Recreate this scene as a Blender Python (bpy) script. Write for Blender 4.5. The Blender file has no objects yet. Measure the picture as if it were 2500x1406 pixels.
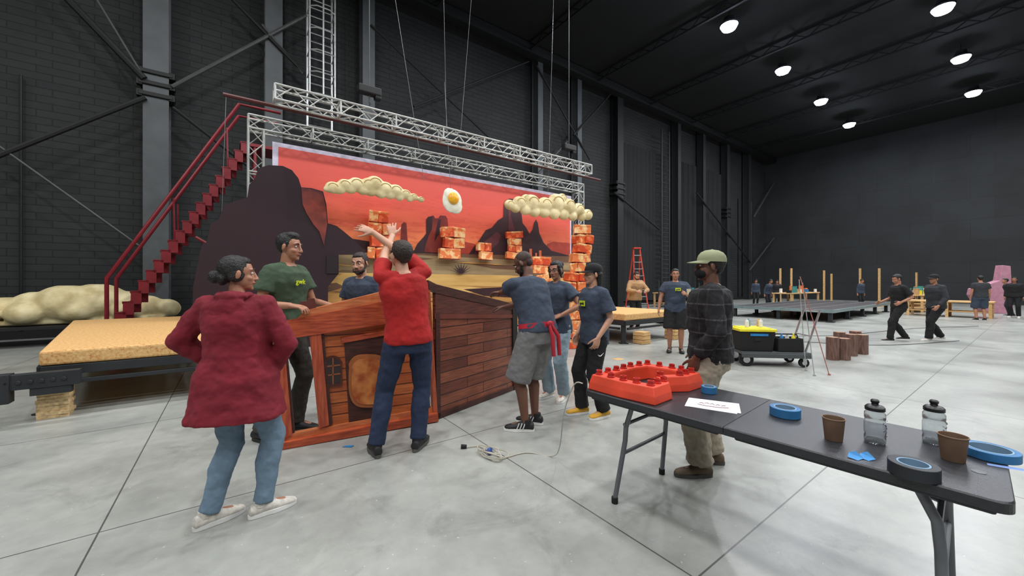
import bpy, math, random
from mathutils import Vector, Matrix
random.seed(7)
sc = bpy.context.scene
sc.view_settings.view_transform = 'Standard'
V = Vector
COL = sc.collection
ROOM = math.radians(36)
CU, SU = math.cos(ROOM), math.sin(ROOM)
CAMZ = 1.5

def W(u, v, z=0.0):            # room frame -> world
    return V((CU*u - SU*v, SU*u + CU*v, z))

def on_wall(px, py, v):        # survey: photo measurement -> (u,z) on the room plane at distance v
    u = v*math.tan(math.atan((px-1250)/940.0)+ROOM)
    Y = SU*u + CU*v
    return u, CAMZ-(py-690)*Y/940.0

# ------------------------------------------------------------------ materials
def lin(c):
    r = []
    for x in c[:3]:
        x = x/255.0
        r.append(x/12.92 if x <= .04045 else ((x+.055)/1.055)**2.4)
    return (r[0], r[1], r[2], 1)

_mc = {}
def base_mat(name):
    m = bpy.data.materials.new(name); m.use_nodes = True
    nt = m.node_tree
    return m, nt, nt.nodes['Principled BSDF']

def N(nt, t, **kw):
    n = nt.nodes.new(t)
    for k, v in kw.items():
        setattr(n, k, v)
    return n

def M(name, c, rough=.6, metal=0, var=.12, s=6, bump=0, bs=40, c2=None, emit=0, alpha=1, trans=0, stretch=None, c3=None):
    if name in _mc: return _mc[name]
    m, nt, b = base_mat(name)
    tc = N(nt, 'ShaderNodeTexCoord')
    src = tc.outputs['Object']
    if stretch:
        mp = N(nt, 'ShaderNodeMapping'); mp.inputs['Scale'].default_value = stretch
        nt.links.new(src, mp.inputs[0]); src = mp.outputs[0]
    no = N(nt, 'ShaderNodeTexNoise'); no.inputs['Scale'].default_value = s; no.inputs['Detail'].default_value = 4
    nt.links.new(src, no.inputs['Vector'])
    cr = N(nt, 'ShaderNodeValToRGB')
    l = lin(c); l2 = lin(c2) if c2 else None
    cr.color_ramp.elements[0].position = .35; cr.color_ramp.elements[1].position = .65
    cr.color_ramp.elements[0].color = tuple(max(0, x*(1-var)) for x in l[:3])+(1,)
    cr.color_ramp.elements[1].color = l2 if l2 else tuple(min(1, x*(1+var)) for x in l[:3])+(1,)
    if c3:
        cr.color_ramp.interpolation = 'CONSTANT'
        cr.color_ramp.elements[0].position = 0; cr.color_ramp.elements[1].position = .5
        e = cr.color_ramp.elements.new(.6); e.color = lin(c3)
    nt.links.new(no.outputs['Fac'], cr.inputs[0])
    nt.links.new(cr.outputs[0], b.inputs['Base Color'])
    b.inputs['Roughness'].default_value = rough; b.inputs['Metallic'].default_value = metal
    if trans: b.inputs['Transmission Weight'].default_value = trans
    if bump:
        n2 = N(nt, 'ShaderNodeTexNoise'); n2.inputs['Scale'].default_value = bs; n2.inputs['Detail'].default_value = 3
        nt.links.new(src, n2.inputs['Vector'])
        bp = N(nt, 'ShaderNodeBump'); bp.inputs['Strength'].default_value = bump; bp.inputs['Distance'].default_value = .02
        nt.links.new(n2.outputs['Fac'], bp.inputs['Height']); nt.links.new(bp.outputs[0], b.inputs['Normal'])
    if emit:
        b.inputs['Emission Color'].default_value = l; b.inputs['Emission Strength'].default_value = emit
    _mc[name] = m
    return m

def mathn(nt, op, a, b=None):
    n = N(nt, 'ShaderNodeMath', operation=op)
    for i, x in enumerate((a, b)):
        if x is None: continue
        if isinstance(x, (int, float)): n.inputs[i].default_value = x
        else: nt.links.new(x, n.inputs[i])
    return n.outputs[0]

def mixc(nt, fac, a, b, blend='MIX'):
    n = N(nt, 'ShaderNodeMix', data_type='RGBA', blend_type=blend)
    if isinstance(fac, (int, float)): n.inputs[0].default_value = fac
    else: nt.links.new(fac, n.inputs[0])
    for i, x in ((6, a), (7, b)):
        if isinstance(x, tuple): n.inputs[i].default_value = x
        else: nt.links.new(x, n.inputs[i])
    return n.outputs[2]

def noise(nt, src, s, d=4, r=.5, dist=0):
    n = N(nt, 'ShaderNodeTexNoise'); n.inputs['Scale'].default_value = s; n.inputs['Detail'].default_value = d
    n.inputs['Roughness'].default_value = r; n.inputs['Distortion'].default_value = dist
    nt.links.new(src, n.inputs['Vector']); return n.outputs['Fac']

def ramp(nt, f, els, const=False):
    r = N(nt, 'ShaderNodeValToRGB'); e = r.color_ramp.elements
    if const: r.color_ramp.interpolation = 'CONSTANT'
    e[0].position, e[0].color = els[0]; e[1].position, e[1].color = els[-1]
    for p, c in els[1:-1]:
        x = e.new(p); x.color = c
    nt.links.new(f, r.inputs[0]); return r.outputs[0]
def g(x): return (x, x, x, 1)

def floor_mat():
    m, nt, b = base_mat('polished_concrete')
    tc = N(nt, 'ShaderNodeTexCoord'); sp = N(nt, 'ShaderNodeSeparateXYZ'); O = tc.outputs['Object']
    nt.links.new(O, sp.inputs[0])
    def joint(o, off, step):
        t = mathn(nt, 'DIVIDE', mathn(nt, 'SUBTRACT', o, off), step)
        d = mathn(nt, 'ABSOLUTE', mathn(nt, 'SUBTRACT', t, mathn(nt, 'ROUND', t)))
        return mathn(nt, 'LESS_THAN', mathn(nt, 'MULTIPLY', d, step), .005)
    j = mathn(nt, 'MAXIMUM', joint(sp.outputs[0], 1.9, 2.55), joint(sp.outputs[1], 1.03, 2.3))
    n1 = noise(nt, O, .8, 8, .6, .4); n2 = noise(nt, O, 9, 7, .65); n3 = noise(nt, O, 34, 2); n4 = noise(nt, O, 1.7, 8, .72, 1.2)
    c = ramp(nt, n1, [(.3, lin((140, 142, 137))), (.5, lin((158, 160, 154))), (.72, lin((174, 176, 169)))])
    c = mixc(nt, .6, c, ramp(nt, n2, [(.33, g(.8)), (.62, g(1))]), 'MULTIPLY')
    c = mixc(nt, .5, c, ramp(nt, n4, [(.34, g(.62)), (.46, g(1)), (.7, g(1))]), 'MULTIPLY')
    spots = mathn(nt, 'MULTIPLY', mathn(nt, 'GREATER_THAN', n3, .73), .5)
    c = mixc(nt, spots, c, g(.66))
    c = mixc(nt, mathn(nt, 'MULTIPLY', j, .85), c, g(.05))
    nt.links.new(c, b.inputs['Base Color'])
    rr = mathn(nt, 'ADD', mathn(nt, 'MULTIPLY', n1, .3), .18)
    nt.links.new(rr, b.inputs['Roughness'])
    bp = N(nt, 'ShaderNodeBump'); bp.inputs['Strength'].default_value = .1; bp.inputs['Distance'].default_value = .01
    nt.links.new(n2, bp.inputs['Height']); nt.links.new(bp.outputs[0], b.inputs['Normal'])
    return m

def brick_mat(name, c1, c2, cm, bw, rh, ms, axis='x', rough=.8, grain=False, bump=.6, glo=(.5, .45, .42, 1)):
    m, nt, b = base_mat(name)
    tc = N(nt, 'ShaderNodeTexCoord'); sp = N(nt, 'ShaderNodeSeparateXYZ'); cb = N(nt, 'ShaderNodeCombineXYZ')
    nt.links.new(tc.outputs['Object'], sp.inputs[0])
    nt.links.new(sp.outputs[0 if axis == 'x' else 1], cb.inputs[0]); nt.links.new(sp.outputs[2], cb.inputs[1])
    br = N(nt, 'ShaderNodeTexBrick')
    br.inputs['Scale'].default_value = 1; br.inputs['Brick Width'].default_value = bw
    br.inputs['Row Height'].default_value = rh; br.inputs['Mortar Size'].default_value = ms
    br.inputs['Color1'].default_value = lin(c1); br.inputs['Color2'].default_value = lin(c2); br.inputs['Mortar'].default_value = lin(cm)
    br.offset = .37
    nt.links.new(cb.outputs[0], br.inputs['Vector'])
    mp = N(nt, 'ShaderNodeMapping'); mp.inputs['Scale'].default_value = (1.5, 1.5, 26) if grain else (1, 1, 1)
    nt.links.new(tc.outputs['Object'], mp.inputs[0])
    no = noise(nt, mp.outputs[0], 2.4 if grain else .5, 6, .6, .8 if grain else 0)
    r = ramp(nt, no, [(.35, glo if grain else g(.65)), (.65, g(1))])
    c = mixc(nt, 1, br.outputs['Color'], r, 'MULTIPLY')
    nt.links.new(c, b.inputs['Base Color']); b.inputs['Roughness'].default_value = rough
    bp = N(nt, 'ShaderNodeBump'); bp.inputs['Strength'].default_value = bump; bp.inputs['Distance'].default_value = .01
    bp.invert = True
    nt.links.new(br.outputs['Fac'], bp.inputs['Height']); nt.links.new(bp.outputs[0], b.inputs['Normal'])
    return m

def sky_print_mat():
    m, nt, b = base_mat('printed_sunset_canvas')
    tc = N(nt, 'ShaderNodeTexCoord'); sp = N(nt, 'ShaderNodeSeparateXYZ'); nt.links.new(tc.outputs['Object'], sp.inputs[0])
    mp = N(nt, 'ShaderNodeMapping'); mp.inputs['Scale'].default_value = (.42, .42, 2.8); nt.links.new(tc.outputs['Object'], mp.inputs[0])
    n1 = noise(nt, mp.outputs[0], 1.5, 5, .5, .3)
    z = mathn(nt, 'ADD', sp.outputs[2], mathn(nt, 'MULTIPLY', mathn(nt, 'SUBTRACT', n1, .5), .9))
    mr = N(nt, 'ShaderNodeMapRange'); mr.inputs[1].default_value = 2.0; mr.inputs[2].default_value = 4.7
    nt.links.new(z, mr.inputs[0])
    c = ramp(nt, mr.outputs[0], [(0, lin((250, 166, 104))), (.2, lin((242, 134, 82))), (.42, lin((234, 104, 72))), (.65, lin((222, 86, 70))), (1, lin((214, 84, 74)))])
    st = ramp(nt, n1, [(0, g(0)), (.50, g(.4)), (.54, g(0)), (.57, g(.6)), (.61, g(.1)), (.66, g(.9)), (.9, g(0))], True)
    low = N(nt, 'ShaderNodeMapRange'); low.inputs[1].default_value = 4.6; low.inputs[2].default_value = 2.9; nt.links.new(sp.outputs[2], low.inputs[0])
    c = mixc(nt, mathn(nt, 'MULTIPLY', mathn(nt, 'MULTIPLY', st, .85), low.outputs[0]), c, lin((190, 66, 52)))
    nt.links.new(c, b.inputs['Base Color']); b.inputs['Roughness'].default_value = .55
    return m

def speckle_mat():
    m, nt, b = base_mat('crumb_speckled_foam')
    tc = N(nt, 'ShaderNodeTexCoord'); O = tc.outputs['Object']
    no = noise(nt, O, 34, 5, .65); nb = noise(nt, O, 2.0, 4)
    c = ramp(nt, no, [(.34, lin((180, 104, 52))), (.45, lin((208, 160, 100))), (.6, lin((222, 184, 124))), (.75, lin((234, 204, 152)))])
    c = mixc(nt, mathn(nt, 'MULTIPLY', nb, .5), c, lin((210, 166, 104)))
    nt.links.new(c, b.inputs['Base Color']); b.inputs['Roughness'].default_value = .8
    bp = N(nt, 'ShaderNodeBump'); bp.inputs['Strength'].default_value = .35; bp.inputs['Distance'].default_value = .015
    nt.links.new(no, bp.inputs['Height']); nt.links.new(bp.outputs[0], b.inputs['Normal'])
    return m

def plaid_mat():
    m, nt, b = base_mat('dark_plaid_knit')
    tc = N(nt, 'ShaderNodeTexCoord'); sp = N(nt, 'ShaderNodeSeparateXYZ'); nt.links.new(tc.outputs['Object'], sp.inputs[0])
    def band(o, f, w):
        return mathn(nt, 'LESS_THAN', mathn(nt, 'FRACT', mathn(nt, 'MULTIPLY', o, f)), w)
    a = mathn(nt, 'MULTIPLY', band(sp.outputs[2], 9, .10), .05)
    c = mathn(nt, 'MULTIPLY', band(mathn(nt, 'ADD', sp.outputs[0], sp.outputs[1]), 8, .12), .014)
    no = noise(nt, tc.outputs['Object'], 70, 2)
    f = mathn(nt, 'MULTIPLY', mathn(nt, 'ADD', a, c), mathn(nt, 'POWER', mathn(nt, 'ADD', no, .45), 3))
    col = mixc(nt, f, lin((26, 26, 29)), (.9, .9, .92, 1))
    nt.links.new(col, b.inputs['Base Color']); b.inputs['Roughness'].default_value = .95
    return m

# ------------------------------------------------------------------ mesh builder
def frame_of(d):
    d = d.normalized()
    a = V((0, 0, 1)) if abs(d.z) < .9 else V((1, 0, 0))
    x = d.cross(a).normalized(); y = d.cross(x).normalized()
    return x, y

class MB:
    def __init__(s): s.v = []; s.f = []; s.m = []; s.mi = 0
    def add(s, vs, fs):
        o = len(s.v); s.v += [tuple(p) for p in vs]
        for f in fs: s.f.append([i+o for i in f]); s.m.append(s.mi)
    def box(s, c, d, R=None, taper=1):
        c = V(c); hx, hy, hz = d[0]/2, d[1]/2, d[2]/2
        P = []
        for z in (-1, 1):
            k = taper if z > 0 else 1
            for x, y in ((-1, -1), (1, -1), (1, 1), (-1, 1)):
                p = V((x*hx*k, y*hy*k, z*hz)); P.append(c+(R@p if R else p))
        s.add(P, [(3, 2, 1, 0), (4, 5, 6, 7), (0, 1, 5, 4), (1, 2, 6, 5), (2, 3, 7, 6), (3, 0, 4, 7)])
        return s
    def loft(s, rings):
        n = len(rings[0]); P = [p for r in rings for p in r]; F = []
        for k in range(len(rings)-1):
            for i in range(n):
                a = k*n+i; b = k*n+(i+1) % n
                F.append((a, b, b+n, a+n))
        F.append(tuple(range(n-1, -1, -1))); F.append(tuple(range((len(rings)-1)*n, len(rings)*n)))
        s.add(P, F); return s
    def tube(s, pts, radii, n=12, ell=1.0):
        pts = [V(p) for p in pts]
        if isinstance(radii, (int, float)): radii = [radii]*len(pts)
        rings = []; x = None
        for i, p in enumerate(pts):
            d = (pts[min(i+1, len(pts)-1)]-pts[max(i-1, 0)])
            if d.length < 1e-9: d = V((0, 0, 1))
            d.normalize()
            if x is None: x, y = frame_of(d)
            x = (x-d*x.dot(d)).normalized(); y = d.cross(x)
            rings.append([p+(x*math.cos(2*math.pi*k/n)+y*math.sin(2*math.pi*k/n)*ell)*radii[i] for k in range(n)])
        return s.loft(rings)
    def cap(s, a, b, r1, r2, n=14):       # rounded tapered limb segment
        a = V(a); b = V(b); d = b-a; L = max(d.length, 1e-6); d = d/L
        pts = []; rr = []
        for t in (-.95, -.7, -.35): pts.append(a+d*r1*t); rr.append(r1*math.sqrt(1-t*t))
        pts += [a, a.lerp(b, .5), b]; rr += [r1, (r1+r2)/2, r2]
        for t in (.35, .7, .95): pts.append(b+d*r2*t); rr.append(r2*math.sqrt(1-t*t))
        return s.tube(pts, rr, n)
    def ell(s, c, r, R=None, n=18, m=11):
        c = V(c); rings = []
        for j in range(1, m):
            ph = math.pi*j/m - math.pi/2
            rg = []
            for i in range(n):
                th = 2*math.pi*i/n
                p = V((r[0]*math.cos(ph)*math.cos(th), r[1]*math.cos(ph)*math.sin(th), r[2]*math.sin(ph)))
                rg.append(c+(R@p if R else p))
            rings.append(rg)
        return s.loft(rings)
    def lathe(s, prof, c=(0, 0, 0), n=28):
        c = V(c)
        return s.loft([[c+V((r*math.cos(2*math.pi*i/n), r*math.sin(2*math.pi*i/n), z)) for i in range(n)] for r, z in prof])
    def ringm(s, ro, ri, h, c=(0, 0, 0), n=40):   # tape-like annulus
        c = V(c); P = []; F = []
        for r, z in ((ro, 0), (ro, h), (ri, h), (ri, 0)):
            P += [c+V((r*math.cos(2*math.pi*i/n), r*math.sin(2*math.pi*i/n), z)) for i in range(n)]
        for k in range(4):
            for i in range(n):
                j = (i+1) % n; k2 = (k+1) % 4
                F.append((k*n+i, k*n+j, k2*n+j, k2*n+i))
        s.add(P, F); return s
    def prism(s, pts, y0, y1):   # outline in x,z extruded along y
        n = len(pts)
        P = [(x, y0, z) for x, z in pts]+[(x, y1, z) for x, z in pts]
        F = [tuple(range(n)), tuple(range(2*n-1, n-1, -1))]
        for i in range(n):
            j = (i+1) % n; F.append((i, i+n, j+n, j))
        s.add(P, F); return s

import bmesh
def finish(mb, name, mats, parent=None, loc=(0, 0, 0), rz=0, smooth=False, bevel=0, seg=2):
    me = bpy.data.meshes.new(name); me.from_pydata(mb.v, [], mb.f); me.validate(); me.update()
    if not isinstance(mats, (list, tuple)): mats = [mats]
    for m in mats: me.materials.append(m)
    if len(me.polygons) == len(mb.m): me.polygons.foreach_set('material_index', mb.m)
    o = bpy.data.objects.new(name, me); COL.objects.link(o)
    o.location = loc; o.rotation_euler = (0, 0, rz)
    if parent: o.parent = parent
    bm = bmesh.new(); bm.from_mesh(me); bmesh.ops.recalc_face_normals(bm, faces=bm.faces); bm.to_mesh(me); bm.free()
    if smooth:
        me.polygons.foreach_set('use_smooth', [True]*len(me.polygons))
        try: me.set_sharp_from_angle(angle=math.radians(40))
        except Exception: pass
    if bevel:
        b = o.modifiers.new('b', 'BEVEL'); b.width = bevel; b.segments = seg; b.limit_method = 'ANGLE'
    return o

_tx = {}
def cloud_tex(s):
    if s not in _tx:
        t = bpy.data.textures.new('folds', 'CLOUDS'); t.noise_scale = s; t.noise_depth = 2; _tx[s] = t
    return _tx[s]

def blob(mb, name, mat, parent, voxel, it=4, disp=0, dscale=.1):
    o = finish(mb, name, mat)
    r = o.modifiers.new('r', 'REMESH'); r.mode = 'VOXEL'; r.voxel_size = voxel; r.use_smooth_shade = True
    if it:
        sm = o.modifiers.new('s', 'SMOOTH'); sm.iterations = it; sm.factor = .5
    if disp:
        d = o.modifiers.new('d', 'DISPLACE'); d.texture = cloud_tex(dscale); d.strength = disp; d.mid_level = .5; d.texture_coords = 'LOCAL'
    dg = bpy.context.evaluated_depsgraph_get()
    me = bpy.data.meshes.new_from_object(o.evaluated_get(dg))
    o.modifiers.clear(); old = o.data; o.data = me; bpy.data.meshes.remove(old)
    me.name = name
    me.polygons.foreach_set('use_smooth', [True]*len(me.polygons))
    me.polygons.foreach_set('material_index', [0]*len(me.polygons))
    if not me.materials: me.materials.append(mat)
    if parent: o.parent = parent
    return o

def tag(o, label, cat, group=None):
    o['label'] = label; o['category'] = cat
    if group: o['group'] = group
    return o

def thing(name, label, cat, loc=(0, 0, 0), rz=0, group=None):
    o = bpy.data.objects.new(name, None); COL.objects.link(o)
    o.empty_display_size = .1; o.location = loc; o.rotation_euler = (0, 0, rz)
    return tag(o, label, cat, group)

def text_mesh(txt, size, mat, parent, mtx, name='printed_lettering'):
    cu = bpy.data.curves.new('t', 'FONT'); cu.body = txt; cu.size = size; cu.extrude = .0015; cu.align_x = 'CENTER'; cu.align_y = 'CENTER'; cu.offset = .0012
    t = bpy.data.objects.new('t', cu); COL.objects.link(t)
    dg = bpy.context.evaluated_depsgraph_get()
    me = bpy.data.meshes.new_from_object(t.evaluated_get(dg))
    bpy.data.objects.remove(t)
    me.materials.clear(); me.materials.append(mat)
    o = bpy.data.objects.new(name, me); COL.objects.link(o)
    if parent: o.parent = parent
    o.matrix_local = mtx
    return o

def copy_thing(o, loc, rz=None):
    c = o.copy(); COL.objects.link(c); c.location = loc
    if rz is not None: c.rotation_euler = (0, 0, rz)
    for ch in o.children:
        k = ch.copy(); COL.objects.link(k); k.parent = c
        for g_ in ch.children:
            q = g_.copy(); COL.objects.link(q); q.parent = k
    return c

def structure(o): o['kind'] = 'structure'; return o

# common materials
BLACK = M('black_painted_steel', (20, 21, 22), .6, .1)
GREYST = M('grey_painted_steel', (78, 82, 84), .55, .2, s=2)
DGREY = M('dark_grey_steel', (46, 49, 52), .55, .3)
DCOL = M('deep_grey_steel', (38, 41, 43), .6, .1)  # darker grey steel for the columns at the far end
ALU = M('brushed_aluminium', (190, 192, 192), .4, .7)
CHROME = M('bright_metal', (200, 200, 205), .25, .9)
REDST = M('dark_red_painted_steel', (122, 26, 36), .45, .1)
WHITE = M('white_plastic', (225, 225, 222), .5)
RUB = M('black_rubber', (20, 20, 21), .8)
YEL = M('yellow_plastic', (228, 214, 40), .45)
WOODY = M('pine_timber', (205, 165, 110), .7, s=3, stretch=(1, 1, 8), var=.2)
CLOUDM = M('cream_foam', (216, 196, 142), .8, bump=.5, bs=7, s=3, c2=(236, 222, 176), var=.18)

# ------------------------------------------------------------------ room shell
def rbox(name, u0, u1, v0, v1, z0, z1, mat):
    mb = MB(); mb.box(((u0+u1)/2, (v0+v1)/2, (z0+z1)/2), (u1-u0, v1-v0, z1-z0))
    return structure(finish(mb, name, mat, rz=ROOM))
WALLB = brick_mat('charcoal_painted_block', (44, 46, 46), (38, 40, 41), (20, 21, 22), .8, .2, .012)
WALLE = brick_mat('charcoal_acoustic_wall', (42, 45, 47), (38, 41, 43), (33, 35, 37), 3.0, 1.5, .02, axis='y', bump=.2)
CEILM = M('black_ceiling_panels', (15, 16, 18), .95, s=1.5)
rbox('floor', -14, 43, -14, 16.3, -.2, 0, floor_mat())
rbox('ceiling', -14, 43, -14, 16.3, 13.5, 13.7, CEILM)
rbox('wall_left', -14, 43, 16, 16.3, 0, 13.5, WALLB)
rbox('wall_far', 42.5, 42.8, -14, 16, 0, 13.5, WALLE)
rbox('wall_right', -14, 42.5, -14.3, -14, 0, 13.5, WALLB)
rbox('wall_near', -14.3, -14, -14, 16, 0, 13.5, WALLE)
rbox('baseboard_left', -14, 42.5, 15.9, 16, 0, .25, M('black_base', (24, 24, 25), .7))

# columns
def column(u, mat, w=.5, label='grey painted steel box column against the block wall'):
    t = thing('steel_column', label, 'column', W(u, 15.62), ROOM, 'columns along the block wall')
    mb = MB(); mb.box((0, -.24, 6.7), (w*.92, .04, 13.4)); mb.box((0, .24, 6.7), (w*.92, .04, 13.4)); mb.box((0, 0, 6.7), (w*.5, .46, 13.4))
    mb.box((0, 0, .02), (w+.15, .62, .04))
    finish(mb, 'shaft', mat, t)
    return t
for u, mt, w in ((-1.82, GREYST, .62), (1.15, GREYST, .55), (4.29, GREYST, .5), (13.0, GREYST, .36), (15.9, GREYST, .36),
                 (19.5, BLACK, .6), (26.1, DCOL, .4), (29.6, DCOL, .4), (33.5, DCOL, .5), (37.5, DCOL, .5)):
    t = column(u, mt, w, ('black' if mt is BLACK else 'dark grey' if mt is DCOL else 'grey')+' painted steel box column against the block wall')
    if u in (-1.82, 19.5, 33.5):
        for k in (-.33, 0, .33):
            mb = MB(); mb.box((0, 0, 7.35+k), (w+.14, .64, .12))
            for x in (-1, 1): mb.box((x*(w/2+.05), -.2, 7.35+k), (.14, .2, .2))
            finish(mb, 'clamp_band', BLACK, t, bevel=.02)

def brace(p, q, r=.06, mat=BLACK, v=15.3, label='steel diagonal wall brace bolted between columns'):
    u0, z0 = on_wall(p[0], p[1], v); u1, z1 = on_wall(q[0], q[1], v)
    mb = MB(); mb.tube([W(u0, v, z0), W(u1, v, z1)], r, 8)
    o = finish(mb, 'wall_brace', mat, smooth=True)
    return tag(o, label, 'brace', 'diagonal braces along the block wall')
GB = M('worn_grey_brace', (76, 78, 76), .5, .3)
brace((-60, 402), (355, 238), .07, BLACK)
brace((420, 212), (748, 38), .06, GB)
brace((100, -70), (352, 192), .09, BLACK)
brace((225, -20), (352, 190), .03, GB)
brace((422, 262), (640, 432), .05, BLACK)
brace((560, -10), (742, 178), .06, BLACK)
brace((640, 60), (740, 180), .04, GB)
brace((-40, 330), (340, 600), .03, GB)
brace((905, 60), (1240, 380), .04, BLACK)
brace((1010, 260), (1290, 150), .05, BLACK)
brace((1310, 160), (1440, 390), .05, BLACK)
brace((1400, 330), (1490, 230), .06, BLACK)
brace((1310, 430), (1385, 345), .05, GB)
brace((1500, 470), (1610, 560), .06, BLACK)
brace((1840, 530), (1900, 428), .07, GB)
brace((1830, 660), (1905, 560), .07, GB)
brace((1700, 470), (1832, 640), .06, BLACK)

for px, r in ((50, .03), (1545, .05), (1590, .05), (1615, .08), (1660, .04), (1805, .06), (1835, .12)):
    u, _ = on_wall(px, 690, 15.85)
    mb = MB(); mb.tube([W(u, 15.88, .25), W(u, 15.88, 9.0 if r > .04 else 7)], r, 8)
    tag(finish(mb, 'wall_conduit', BLACK, smooth=True), 'black vertical conduit pipe fixed to the block wall', 'pipe', 'conduits on the block wall')
for (a, b_) in ((20.1, 25.6), (26.6, 29.1), (30.1, 33.0)):
    mb = MB(); n = 40; pts = []
    for i in range(n+1): pts.append((a+(b_-a)*i/n, 15.75+.05*math.sin(i*1.9)))
    P = [(x, y, .3) for x, y in pts]+[(x, y, 10.5) for x, y in pts]
    mb.add(P, [(i, i+1, i+n+2, i+n+1) for i in range(n)])
    tag(finish(mb, 'acoustic_drape', M('black_drape', (27, 29, 30), .9), rz=ROOM, smooth=True), 'dark pleated acoustic drape hung on the wall', 'curtain', 'acoustic drapes')
mb = MB(); mb.box((14.2, 15.2, 13.2), (56, .5, .45))
structure(finish(mb, 'trim_1', BLACK, rz=ROOM))
for i, u in enumerate(range(2, 42, 5)):
    mb = MB()
    mb.box((u, 0, 13.1), (.12, 30, .08)); mb.box((u, 0, 13.45), (.12, 30, .08))
    for k in range(30):
        y = -14.5+k
        mb.tube([(u, y, 13.1), (u, y+.5, 13.42)], .03, 5); mb.tube([(u, y+.5, 13.42), (u, y+1, 13.1)], .03, 5)
    tag(finish(mb, 'roof_joist', CEILM, rz=ROOM), 'black open web steel roof joist under the ceiling', 'beam', 'roof joists')
# caged wall ladder
t = thing('caged_wall_ladder', 'pale grey caged ladder climbing the block wall', 'ladder', W(2.55, 15.1), ROOM)
for x in (-.4, .4):
    mb = MB(); mb.tube([(x, .2, 7.0), (x, .2, 13.2)], .04, 8); finish(mb, 'stile', ALU, t, smooth=True)
for x, y in ((-.4, -.35), (.4, -.35), (0, -.5)):
    mb = MB(); mb.tube([(x, y, 8.0), (x, y, 13.2)], .03, 8); finish(mb, 'cage_bar', ALU, t, smooth=True)
z = 7.1
while z < 13.1:
    mb = MB(); mb.tube([(-.4, .2, z), (.4, .2, z)], .022, 6); finish(mb, 'rung', ALU, t, smooth=True); z += .3
z = 8.0
while z < 13.1:
    mb = MB(); mb.tube([(-.4, .2, z), (-.4, -.35, z), (-.2, -.5, z), (.2, -.5, z), (.4, -.35, z), (.4, .2, z)], .025, 6); finish(mb, 'cage_hoop', ALU, t, smooth=True); z += .75
u, _ = on_wall(1628, 600, 15.2)
t = thing('tall_wall_ladder', 'black steel access ladder standing against the far wall section', 'ladder', W(u, 15.3), ROOM)
for x in (-.45, .45):
    mb = MB(); mb.tube([(x, 0, 0), (x, 0, 12)], .06, 8); finish(mb, 'stile', DGREY, t, smooth=True)
for k in range(38):
    mb = MB(); mb.tube([(-.45, 0, .3+k*.31), (.45, 0, .3+k*.31)], .03, 6); finish(mb, 'rung', DGREY, t, smooth=True)

# ------------------------------------------------------------------ lights
FIX = M('fixture_housing', (40, 42, 46), .5, .4)
GLOW = M('led_lens', (222, 234, 255), emit=90)
proto = None
for v in (8.1, 2.4, -3.3, -9.0):
    for k in range(-2, 8):
        u = -.3+6*k
        if u > 41 or u < -13: continue
        ld = bpy.data.lights.new('high_bay', 'AREA'); ld.shape = 'DISK'; ld.size = .45; ld.energy = 290; ld.color = (.98, .99, 1)
        lo = bpy.data.objects.new('high_bay_lamp', ld); COL.objects.link(lo); lo.location = W(u, v, 12.78)
        if (v > 0 and u > 11):
            if proto is None:
                t = thing('high_bay_light', 'glowing round high bay lamp hanging from the dark roof', 'ceiling light', W(u, v, 12.8), 0, 'high bay lamps under the roof')
                mb = MB(); mb.lathe([(.36, 0.02), (.38, .08), (.22, .22), (.2, .36), (.04, .4)]); finish(mb, 'housing', FIX, t, smooth=True)
                mb = MB(); mb.lathe([(.12, -.2), (.26, -.15), (.34, .0), (.34, .02)]); finish(mb, 'lens', GLOW, t, smooth=True)
                mb = MB(); mb.tube([(0, 0, .38), (0, 0, .7)], .015, 6); finish(mb, 'hanger_rod', FIX, t)
                proto = t
            else: copy_thing(proto, W(u, v, 12.8))
            lo.location = W(u, v, 12.58)
w = bpy.data.worlds.new('w'); sc.world = w; w.use_nodes = True
w.node_tree.nodes['Background'].inputs[0].default_value = (.5, .55, .6, 1); w.node_tree.nodes['Background'].inputs[1].default_value = .3

# ------------------------------------------------------------------ trusses
def box_truss(mb, a, b, up, s, bay):
    a = V(a); b = V(b); d = (b-a); L = d.length; d.normalize(); up = V(up); side = d.cross(up).normalized()
    off = [(i*side+j*up)*s/2 for i, j in ((-1, -1), (1, -1), (1, 1), (-1, 1))]
    for o in off: mb.tube([a+o, b+o], .025, 6)
    n = max(1, round(L/bay))
    for k in range(n+1):
        p = a+d*L*k/n
        if k % 4 == 0 or k == n:
            for i in range(4): mb.tube([p+off[i], p+off[(i+1) % 4]], .024, 5)
        if k < n:
            q = a+d*L*(k+1)/n
            for i in range(4):
                o1, o2 = off[i], off[(i+1) % 4]
                if k % 2: o1, o2 = o2, o1
                mb.tube([p+o1, q+o2], .013, 5)
TR = M('aluminium_truss', (176, 178, 174), .5, .3)
mb = MB(); box_truss(mb, W(.74, 9.8, 5.6), W(10.6, 9.8, 5.62), (0, 0, 1), .32, .33)
tag(finish(mb, 'lighting_truss', TR, smooth=True), 'long silver box truss hanging level above the painted backdrop', 'truss')
t = thing('backdrop_truss_frame', 'silver goalpost truss frame holding up the painted backdrop', 'truss', (0, 0, 0))
mb = MB(); box_truss(mb, W(.3, 10.85, 5.22), W(11.3, 10.85, 5.25), (0, 0, 1), .3, .33); finish(mb, 'crossbar', TR, t, smooth=True)
for u in (.45, 11.15):
    mb = MB(); box_truss(mb, W(u, 10.85, .03), W(u, 10.85, 5.08), W(0, 1, 0), .3, .33); finish(mb, 'upright', TR, t, smooth=True)
mb = MB(); mb.tube([W(-.16, 10.3, 5.53), W(11.8, 10.3, 5.56)], .045, 8)
tag(finish(mb, 'batten_pipe', M('brownish_red_pipe', (82, 38, 38), .5, .2), smooth=True), 'long dark reddish batten pipe slung between the two trusses', 'pipe')
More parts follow.
